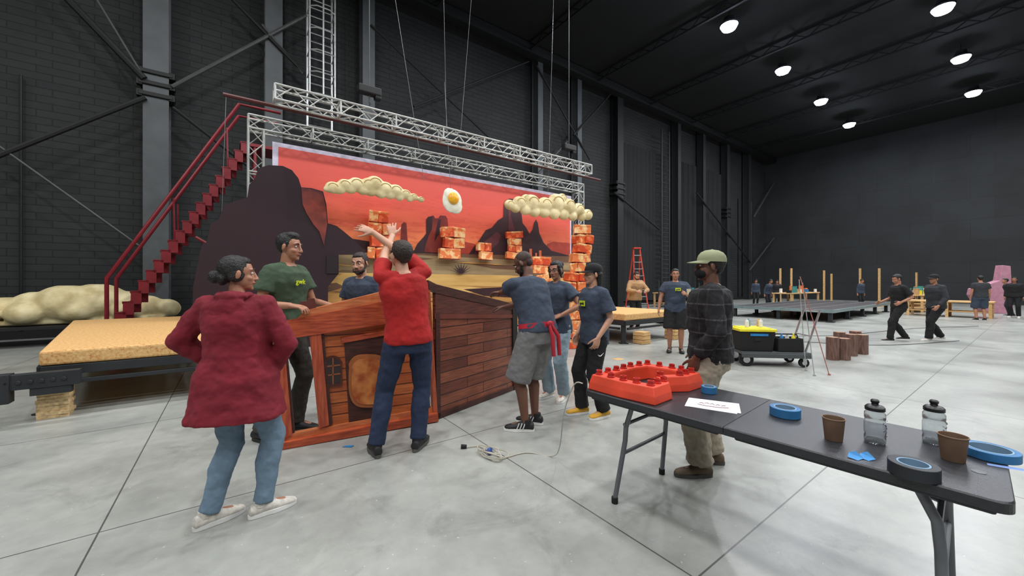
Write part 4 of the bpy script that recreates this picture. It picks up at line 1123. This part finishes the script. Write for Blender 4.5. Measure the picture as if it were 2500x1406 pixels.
    for sd in (-1, 1):
        s0, el, wr = A[sd][:3]
        mb.cap(c9+R9@V((sd*.05, 0, .012)), s0, .066+inf*.3, .055+inf*.4)
        if lng <= 1:
            e = s0.lerp(el, lng); d = (el-s0).normalized()
            mb.tube([s0-d*.03, s0+d*.02, s0.lerp(e, .6), e], [.045, .058*build+inf*.5, .056*build+inf, .058*build+inf*1.3], 16)
        else:
            i2 = inf*.55
            mb.cap(s0, el, .056*build+i2, .045*build+i2); e = el.lerp(wr, lng-1); d = (wr-el).normalized()
            mb.cap(el, e-d*.04, .044*build+i2, .036+i2); mb.tube([e-d*.05, e], [.036+i2, .036+i2*.6], 14)
    blob(mb, shirt.get('name', 't_shirt'), sm, root, vc, 7, shirt.get('fold', .016), shirt.get('fscale', .07))
    if hood:
        c, R = fr(.93); mb = MB()
        mb.ell(c+R@V((0, -.105, -.05)), (.115, .045, .10), R); mb.ell(c+R@V((0, -.07, .04)), (.105, .07, .036), R)
        for x in (-1, 1): mb.cap(c+R@V((x*.085, -.03, .045)), c+R@V((x*.05, .07, .01)), .028, .02)
        blob(mb, 'jacket_hood', sm, root, vc, 4, .022, .05)
    pm = pants['mat']; pi = pants.get('loose', .01); ln = pants.get('len', 2.0)
    mb = MB(); torso(mb, (-.24, -.16, -.08, 0, .08, .14), pi*.6+.004)
    for sd in (-1, 1):
        hp, kn, an, fy, lift = Lg[sd]; k = pi*1.0
        if ln >= 1.3:
            e = kn.lerp(an, ln-1); m2 = kn.lerp(an, .35)+(RZ(fy)@V((0, -.015, 0)))
            mb.cap(hp, kn, .088*build+k, .058*build+k); mb.tube([kn, m2, kn.lerp(an, .75), e], [.056*build+k, .058*build+k, .046+k*1.2, .046+k*1.3], 16)
            mb.ell(kn, (.056*build+k,)*3)
        else:
            e = hp.lerp(kn, ln) if ln <= 1 else kn.lerp(an, ln-1)
            mb.tube([hp+V((0, 0, .03)), hp.lerp(e, .5), e], [.085*build+k, .088*build+k, .082*build+k*1.3], 18)
    blob(mb, pants.get('name', 'trousers'), pm, root, vc, 5, pants.get('fold', .016), .06)
    if thigh_mark:
        hp, kn = Lg[-1][:2]; c = hp.lerp(kn, .42)+V((-.088*build-pi-.012, .03, 0))
        mb = MB(); mb.tube([c+V((0, .035, .004)), c+V((0, .018, -.01)), c+V((-.001, .0, -.009)), c+V((0, -.04, .022))], [.002, .006, .005, .001], 8)
        finish(mb, 'printed_emblem', thigh_mark, root, smooth=True)
    for sd in (-1, 1):
        hp, kn, an, fy, lift = Lg[sd]
        o_ = V((an.x, an.y, lift))
        R = RZ(fy)
        mb = MB(); rings = []
        for y, wd, hh, zc in ((-.082, .020, .020, .045), (-.075, .032, .034, .05), (-.04, .037, .048, .055), (0, .038, .052, .058), (.05, .041, .040, .050), (.1, .046, .030, .042), (.15, .045, .024, .036), (.185, .034, .018, .032), (.2, .016, .01, .03)):
            rings.append([o_+R@V((wd*math.cos(a), y, zc+hh*math.sin(a))) for a in [2*math.pi*i/18 for i in range(18)]])
        mb.loft(rings); mb.tube([o_+R@V((0, -.02, .07)), o_+R@V((0, -.02, .112))], [.042, .040], 16)
        so = finish(mb, 'shoe', shoe, root, smooth=True)
        mb = MB(); out = []
        for i in range(28):
            a = 2*math.pi*i/28; y = math.sin(a); x = math.cos(a)
            wd = .04 if y < 0 else .049
            out.append((wd*math.copysign(abs(x)**.8, x), .06+.148*y))
        mb.loft([[o_+R@V((x, y, .002)) for x, y in out], [o_+R@V((x, y, .028)) for x, y in out]])
        finish(mb, 'shoe_sole', sole, so, smooth=True)
        if laces:
            mb = MB()
            for k in range(4):
                y = .03+.022*k; z = .092-.009*k; mb.tube([o_+R@V((-.024, y, z-.012)), o_+R@V((0, y+.006, z)), o_+R@V((.024, y, z-.012))], .0028, 6)
            mb.tube([o_+R@V((0, .02, .09)), o_+R@V((0, .11, .062))], .003, 6)
            finish(mb, 'shoe_lace', laces, so, smooth=True)
        if stripes:
            for k in range(3):
                for x in (-1, 1):
                    mb = MB(); y = .02+.028*k; mb.tube([o_+R@V((x*.043, y, .03)), o_+R@V((x*.041, y-.012, .058)), o_+R@V((x*.03, y-.02, .082))], .0045, 6)
                    finish(mb, 'shoe_stripe', stripes, so, smooth=True)
    if hair:
        mb = MB(); g_ = .002 if hair == 'buzz' else .009
        mb.ell(hf((0, -.026, .040)), (.077+g_*.6, .086+g_, .080+g_), HR, 24, 16)
        if hair != 'buzz': mb.ell(hf((0, .014, .082)), (.058, .054+g_*.3, .034+g_*.5), HR)
        mb.ell(hf((0, -.058, -.002)), (.058, .044+g_*.5, .056), HR)
        for x in (-1, 1): mb.cap(hf((x*.072, .01, .035)), hf((x*.074, .012, .0)), .010, .005, 8)
        if hair == 'tall': mb.ell(hf((0, .012, .10)), (.062, .062, .035), HR)
        if hair in ('bun', 'topbun'):
            z = -.02 if hair == 'bun' else .07
            mb.ell(hf((0, -.130, z)), (.045, .038, .042), HR); mb.ell(hf((.0, -.09, -.03)), (.055, .035, .045), HR)
            for x in (-1, 1): mb.ell(hf((x*.06, -.02, -.005)), (.022, .05, .05), HR)
        if hair == 'topbun':
            for x in (-1, 1): mb.cap(hf((x*.07, .03, .05)), hf((x*.082, .02, -.08)), .02, .012)
        if hair == 'long':
            for x in (-1, 0, 1): mb.cap(hf((x*.05, -.06, 0)), hf((x*.05, -.065, -.16)), .04, .022)
        blob(mb, 'hair', H_STB if hair == 'buzz' else hairm, root, max(vox, .005), 2, .009 if hair != 'buzz' else .001, .014)
    if beard:
        mb = MB(); mb.ell(hf((0, .036, -.082)), (.052, .052, .034), HR); mb.cap(hf((-.066, .01, -.03)), hf((-.052, .04, -.075)), .012, .018); mb.cap(hf((.066, .01, -.03)), hf((.052, .04, -.075)), .012, .018)
        mb.cap(hf((-.022, .088, -.050)), hf((.022, .088, -.050)), .007, .007, 8)
        mb.ell(hf((0, .07, -.096)), (.026, .022, .02), HR)
        blob(mb, 'beard', hairm, root, .006, 2, .004, .02)
    if mask:
        mb = MB(); mb.ell(hf((0, .052, -.052)), (.060, .058, .050), HR); blob(mb, 'face_mask', mask, root, .006, 2)
    if detail:
        for x in (-1, 1):
            mb = MB(); mb.ell(hf((x*.031, .0725, .008)), (.0135, .010, .0085), HR, 14, 10)
            mb.mi = 1; mb.ell(hf((x*.031, .0795, .008)), (.0062, .0042, .0066), HR, 12, 8); finish(mb, 'eye', [EYEW, IRIS], root, smooth=True)
            mb = MB(); mb.tube([hf((x*.016, .089, .030)), hf((x*.032, .087, .036)), hf((x*.05, .072, .030))], [.0035, .0042, .0025], 8); finish(mb, 'eyebrow', hairm, root, smooth=True)
        if not mask:
            mb = MB(); mb.tube([hf((-.024, .083, -.060)), hf((-.01, .0925, -.058)), hf((0, .0935, -.059)), hf((.01, .0925, -.058)), hf((.024, .083, -.060))], [.002, .0048, .0052, .0048, .002], 8, ); finish(mb, 'lips', LIP, root, smooth=True)
    if glasses:
        mb = MB()
        for x in (-1, 1):
            pts = [hf((x*.032+.022*math.cos(a), .099, .006+.019*math.sin(a))) for a in [2*math.pi*i/16 for i in range(17)]]
            mb.tube(pts, .0022, 6); mb.tube([hf((x*.054, .099, .01)), hf((x*.082, .0, .008))], .002, 6)
        mb.tube([hf((-.01, .1, .01)), hf((.01, .1, .01))], .002, 6)
        finish(mb, 'glasses', M('glasses_frame', (20, 20, 20), .3), root, smooth=True)
    if cap:
        cm, back = cap
        mb = MB(); rings = []
        for r, z in ((1.0, .0), (1.0, .025), (.93, .05), (.75, .075), (.45, .091), (.12, .097)):
            rings.append([hf((.089*r*math.cos(a), -.014+.107*r*math.sin(a), .038+z)) for a in [2*math.pi*i/28 for i in range(28)]])
        mb.loft(rings); mb.ell(hf((0, -.014, .136)), (.008, .008, .004), HR, 10, 6)
        co = finish(mb, 'cap_crown', cm, root, smooth=True)
        P_ = []; k = -1 if back else 1; nn = 15
        for i in range(nn):
            a = math.radians(12+156*i/(nn-1)); P_.append((.088*math.cos(a), k*(.107*math.sin(a))-.014, .045))
        for i in range(nn):
            a = math.radians(12+156*i/(nn-1)); P_.append((.086*math.cos(a), k*(.107*math.sin(a)+.075*math.sin(a)**.7)-.014, .030+.006*math.cos(a)**2*-1))
        vs = [hf(p) for p in P_]+[hf((p[0], p[1], p[2]-.004)) for p in P_]; F = []
        for i in range(nn-1):
            F.append((i, i+1, nn+i+1, nn+i)); F.append((2*nn+i, 2*nn+nn+i, 2*nn+nn+i+1, 2*nn+i+1))
            F.append((nn+i, nn+i+1, 3*nn+i+1, 3*nn+i))
        mb = MB(); mb.add(vs, F); finish(mb, 'cap_brim', cm, co, smooth=True)
    if logo:
        typ, x, t_ = logo; c, R = fr(t_); rx, ry = interp(T, t_)
        yy = (ry*build+inf+.014)*math.sqrt(max(.1, 1-(x/(rx*build+inf))**2))+.010
        th = math.atan2(-x*ry, rx*rx*math.sqrt(max(.1, 1-(x/rx)**2)))*1.0
        base = Matrix((V((-1, 0, 0)), V((0, 0, 1)), V((0, 1, 0)))).transposed()
        Rm = (R@Matrix.Rotation(th, 3, 'Z')@base).to_4x4()
        pos = c+R@V((x, yy+.012, 0))
        if typ == 'box':
            mb = MB(); mb.box((0, 0, 0), (.105, .062, .004)); o = finish(mb, 'printed_badge', LOGO, root, bevel=.001); o.matrix_local = Matrix.Translation(pos)@Rm
            text_mesh('gwk', .045, LOGOK, root, Matrix.Translation(pos+R@RZ(math.degrees(th))@V((0, .004, 0)))@Rm)
        else: text_mesh('gwk', .058, LOGO, root, Matrix.Translation(pos)@Rm)
    if apron:
        rings = []
        for t_, e in ((.06, .034), (.14, .036), (.14, .02), (.06, .02)):
            rx, ry = interp(T, t_); c, R = fr(t_); rings.append([c+R@V(((rx*build+e)*math.cos(a), (ry*build+e)*math.sin(a), 0)) for a in [2*math.pi*i/24 for i in range(24)]])
        n = 24; vs = [p for r in rings for p in r]; F = []
        for k in range(4):
            for i in range(n): F.append((k*n+i, k*n+(i+1) % n, ((k+1) % 4)*n+(i+1) % n, ((k+1) % 4)*n+i))
        mb = MB(); mb.add(vs, F); finish(mb, 'apron_waistband', apron, root, smooth=True)
        c, R = fr(.1)
        mb = MB(); mb.ell(c+R@V((0, -.16, 0)), (.04, .02, .03))
        for x in (-.03, .05): mb.tube([c+R@V((x*.3, -.16, 0)), c+R@V((x+.02, -.19, -.12)), c+R@V((x+.03, -.17, -.3))], [.014, .02, .018], 8)
        finish(mb, 'apron_tie', apron, root, smooth=True)
    return root, fr

NAVY = cloth('faded_navy_cotton', (56, 66, 82)); BLKC = cloth('black_cotton', (22, 22, 24)); KHAKI = cloth('khaki_canvas', (160, 150, 132))
MAR = cloth('maroon_jacket_fabric', (116, 20, 36)); JEL = cloth('light_wash_denim', (104, 126, 144)); JED = cloth('dark_wash_denim', (32, 44, 70))
GRN = cloth('olive_green_cotton', (62, 80, 60)); REDT = cloth('red_cotton', (164, 26, 26)); GRY = cloth('grey_shorts_fabric', (114, 114, 114))
OLV = cloth('dark_olive_canvas', (58, 56, 50)); WSH = M('cream_sneaker', (205, 200, 190), .7, s=30, var=.2); BSH = M('black_sneaker', (26, 26, 28), .6)
BRSH = M('tan_suede_shoe', (110, 94, 76), .8); YSH = M('yellow_shoe', (206, 156, 48), .7); SAGE = cloth('sage_cap_fabric', (146, 150, 118))
RDF = M('bright_red_strap', (166, 22, 40), .7); JEP = cloth('pale_denim', (140, 160, 172)); CHAR = cloth('charcoal_cotton', (46, 48, 52))
GSOLE = M('grey_sole', (84, 82, 78), .8); BEI = cloth('tan_jacket_fabric', (170, 134, 94))

human('person in maroon hooded jacket and light jeans, hands on hips', (-1.75, 2.45), 10, 1.67, True, SK_M, H_BLK, 'bun', head=(-62, 0, 0),
      feet={-1: (-.14, -.05, -44), 1: (.15, .02, -54)}, arms={-1: dict(w=(-.19, .10, 1.02), pole=(-1, -.25, .2), dir=(.3, .6, -.6)), 1: dict(w=(.17, .12, .96), pole=(1, -.3, .0), dir=(-.3, .6, -.6))},
      shirt=dict(mat=MAR, sleeve=1.95, loose=.038, hem=-.5, flare=.08, name='jacket', fold=.036, fscale=.1), pants=dict(mat=JEL, loose=.012), shoe=WSH, laces=WHITE, hood=True, build=1.08)
human('person in olive green t-shirt gripping the facade top', (-2.27, 3.82), -98, 1.99, False, SK_M, H_BLK, 'tall', pitch=5, head=(8, 4, 0),
      feet={-1: (-.1, .05, 6), 1: (.16, -.08, -10)}, arms={1: dict(W=(-2.03, 3.52, 1.29), pole=(.3, -.6, -1), dir=(-.15, 1, -.12), n=(0.1, .1, 1), curl=26), -1: dict(w=(-.2, .35, 1.1), pole=(-.4, -1, -.6), n=(0, 0, 1))},
      shirt=dict(mat=GRN, hem=-.14, loose=.016), pants=dict(mat=OLV, loose=.014), shoe=BSH, sole=BSH, logo=('text', .04, .74), build=1.04)
human('person in grey blue t-shirt leaning in behind the facade', (-1.74, 4.62), 164, 1.86, False, SK_L, H_BRN, 'short', pitch=12, head=(10, 8, 4),
      arms={-1: dict(w=(-.25, .3, 1.05), n=(0, 0, 1)), 1: dict(w=(.25, .3, 1.05), n=(0, 0, 1))}, shirt=dict(mat=NAVY), pants=dict(mat=JED), shoe=BSH, beard=True)
human('person in red t-shirt and jeans reaching both arms overhead', (-1.0, 3.42), 14, 1.88, False, SK_L, H_BRN, 'short', roll=-7, twist=20, pitch=-2, head=(34, -14, -8), pel=(.07, 0), armk=1.14,
      feet={-1: (-.18, -.02, 18), 1: (.15, .02, -22)}, arms={-1: dict(W=(-1.2, 3.9, 2.02), pole=(-1, .1, -.6), dir=(-.1, .4, .9), n=(-.1, -1, .3), curl=14, spread=5), 1: dict(W=(-1.52, 3.74, 2.12), pole=(.6, .3, -.4), dir=(-.85, .1, .35), n=(.2, -.9, .6), curl=8, spread=6)},
      shirt=dict(mat=REDT, hem=-.1, sleeve=.56, loose=.014), pants=dict(mat=JED, loose=.018), shoe=BSH, sole=GSOLE, build=1.02)
human('person in grey blue t-shirt and shorts leaning over facade edge', (.2, 3.98), 42, 1.86, False, SK_D, H_BLK, 'buzz', pitch=22, head=(26, 30, 0), pel=(.03, -.06),
      feet={-1: (-.1, -.02, 40), 1: (.1, .05, 25)}, arms={-1: dict(W=(-.17, 4.62, 1.36), pole=(-.5, -.3, -1), dir=(-.2, .9, -.05), n=(0, .1, 1), curl=24), 1: dict(w=(.1, .5, 1.15), pole=(.6, -.4, -1), n=(0, 0, 1))},
      shirt=dict(mat=NAVY, hem=-.02, loose=.02), pants=dict(mat=GRY, len=1.04, loose=.03, name='shorts'), shoe=BSH, sole=WHITE, stripes=WHITE, beard=True, apron=RDF, build=1.08, belly=.03)
human('person with glasses and tied hair in navy t-shirt', (.58, 5.0), 142, 1.78, True, SK_M, H_BLK, 'topbun', head=(0, 6, 4),
      arms={-1: dict(w=(-.16, .14, 1.08), pole=(-1, -.5, .1), dir=(.8, .3, -.3), n=(0, .6, .8)), 1: dict(w=(.12, .2, 1.02), pole=(1, -.5, -.4), dir=(-.7, .4, -.2), n=(0, .6, .8))},
      shirt=dict(mat=NAVY, hem=-.2, loose=.02), pants=dict(mat=JEP, loose=.028), shoe=WSH, glasses=True, logo=('text', .03, .68))
human('person in black cap and navy t-shirt, hand in pocket', (.93, 4.36), 112, 1.71, False, SK_L, H_BLK, 'long', head=(-8, 0, 0), thigh_mark=WHITE,
      feet={-1: (-.1, -.06, 6), 1: (.1, .1, -6)}, arms={-1: dict(w=(-.2, .08, .93), pole=(-.35, -1, 0), dir=(.1, .3, -1)), 1: dict(w=(.2, .1, .93), pole=(.4, -1, 0), dir=(0, .3, -1))},
      shirt=dict(mat=NAVY, hem=-.22, loose=.024, sleeve=.75), pants=dict(mat=BLKC, loose=.026), shoe=YSH, cap=(BLKC, False), logo=('box', -.02, .66), build=.96)
human('person in sage cap, dark plaid sweater and khaki trousers', (1.58, 3.07), 62, 1.75, False, SK_D, H_BLK, 'short', head=(12, -2, 0), pitch=-2,
      feet={-1: (-.13, .06, 26), 1: (.16, -.02, 6)}, arms={-1: dict(w=(-.22, .09, .93), pole=(-.6, -1, 0), dir=(.1, .3, -1)), 1: dict(w=(.22, .09, .93), pole=(.6, -1, 0), dir=(-.1, .3, -1))},
      shirt=dict(mat=plaid_mat(), sleeve=1.9, loose=.034, hem=-.12, name='sweater', fold=.024), pants=dict(mat=KHAKI, loose=.04, len=1.95, fold=.026), shoe=BRSH, sole=GSOLE, cap=(SAGE, False), mask=BLKC, build=1.05)
human('person in navy t-shirt and black shorts holding a cup', (3.52, 8.3), 158, 1.80, False, SK_M, H_BLK, 'short', head=(6, 0, 0), vox=.007,
      arms={-1: dict(w=(-.2, .28, 1.22), pole=(-.6, -.6, -1), dir=(.3, .8, .3), n=(-1, 0, .2), curl=45), 1: dict(w=(.32, .1, .9), pole=(1, -.6, 0))},
      shirt=dict(mat=NAVY, hem=-.2, loose=.022), pants=dict(mat=BLKC, len=.98, loose=.03, name='shorts'), shoe=BSH, sole=BSH, logo=('box', -.05, .7), build=1.12, belly=.03)
mb = MB(); mb.lathe([(.032, 0), (.042, .13), (.04, .13), (.03, .01)], n=18); tag(finish(mb, 'drink_cup', M('cream_cup', (214, 205, 180), .6), loc=(3.66, 7.98, 1.24), smooth=True), 'cream drink cup held in the hand', 'cup')
human('bearded person in tan jacket and glasses looking down', (3.98, 12.5), 196, 1.86, False, SK_L, H_BRN, 'short', pitch=10, head=(0, 22, 0), vox=.009, detail=False,
      arms={-1: dict(w=(-.15, .35, 1.15), pole=(-1, -.3, -.5)), 1: dict(w=(.15, .35, 1.15), pole=(1, -.3, -.5))}, shirt=dict(mat=BEI, sleeve=1.9, loose=.035, name='jacket'), pants=dict(mat=BLKC), shoe=BSH, beard=True, glasses=True, build=1.1)
human('dark haired person in black bending beside the slab platform', (3.1, 13.7), 170, 1.6, False, SK_T, H_BLK, 'short', pitch=38, drop=.1, head=(0, 50, 0), vox=.01, detail=False,
      arms={-1: dict(w=(-.15, .4, .9)), 1: dict(w=(.15, .4, .9))}, shirt=dict(mat=BLKC, sleeve=1.9), pants=dict(mat=BLKC), shoe=BSH)
walk = dict(feet={-1: (-.09, .25, 2), 1: (.09, -.2, -2, .03)}, drop=.03)
human('person in black shirt and trousers walking and looking down', (9.9, 9.85), 78, 1.74, False, SK_M, H_BLK, 'short', head=(0, 18, 0), vox=.009, pitch=3,
      arms={-1: dict(w=(-.24, .1, 1.02), pole=(-.2, -1, -.3)), 1: dict(w=(.2, .28, 1.0), pole=(.2, -1, -.3))}, shirt=dict(mat=BLKC, sleeve=.8), pants=dict(mat=BLKC, loose=.02), shoe=BSH, sole=WHITE, detail=False, **walk)
human('person in charcoal jacket and black cap mid-stride', (10.85, 9.85), 84, 1.74, False, SK_M, H_BLK, 'short', head=(10, 0, 0), vox=.009, pitch=4,
      arms={-1: dict(w=(-.26, .18, .92), pole=(-.2, -1, 0)), 1: dict(w=(.26, -.12, .9), pole=(.2, -1, 0))}, shirt=dict(mat=CHAR, sleeve=1.9, loose=.034, name='jacket'), pants=dict(mat=BLKC, loose=.026), shoe=WSH, cap=(BLKC, False), detail=False, **walk)
far = dict(vox=.014, detail=False)
human('person in navy t-shirt and shorts seen from behind', (18.5, 15.2), -30, 1.78, False, SK_M, H_BLK, 'short', shirt=dict(mat=CHAR), pants=dict(mat=NAVY, len=1.0, loose=.03, name='shorts'), shoe=BSH, build=1.1, **far)
human('person in black clothes working near the far benches', (22.3, 17.2), 60, 1.72, False, SK_M, H_BLK, 'short', pitch=20, shirt=dict(mat=BLKC, sleeve=1.9), pants=dict(mat=CHAR), shoe=BSH, **far)
human('person in dark jacket standing by the pink set piece', (21.4, 16.4), 120, 1.74, False, SK_T, H_BLK, 'long', shirt=dict(mat=BLKC, sleeve=1.9, loose=.03), pants=dict(mat=BLKC, loose=.02), shoe=WSH, **far)
for (x, y, yw, pt) in ((13.9, 21.0, 200, 25), (15.8, 25.0, 170, 10), (20.6, 22.8, 190, 12), (17.6, 25.6, 150, 30)):
    human('distant crew person in dark clothes working at a bench', (x, y), yw, 1.72, False, SK_M, H_BLK, 'short', pitch=pt, head=(0, 20, 0), shirt=dict(mat=random.choice((BLKC, CHAR, NAVY)), sleeve=1.9), pants=dict(mat=BLKC), shoe=BSH, **far)

# ------------------------------------------------------------------ camera
cd = bpy.data.cameras.new('camera'); cd.sensor_width = 36; cd.clip_start = .05; cd.clip_end = 200
cd.lens = 36*940/2500.0; cd.shift_y = -13/2500.0
co = bpy.data.objects.new('camera', cd); COL.objects.link(co); co.location = (0, 0, CAMZ); co.rotation_euler = (math.radians(90), 0, 0)
sc.camera = co
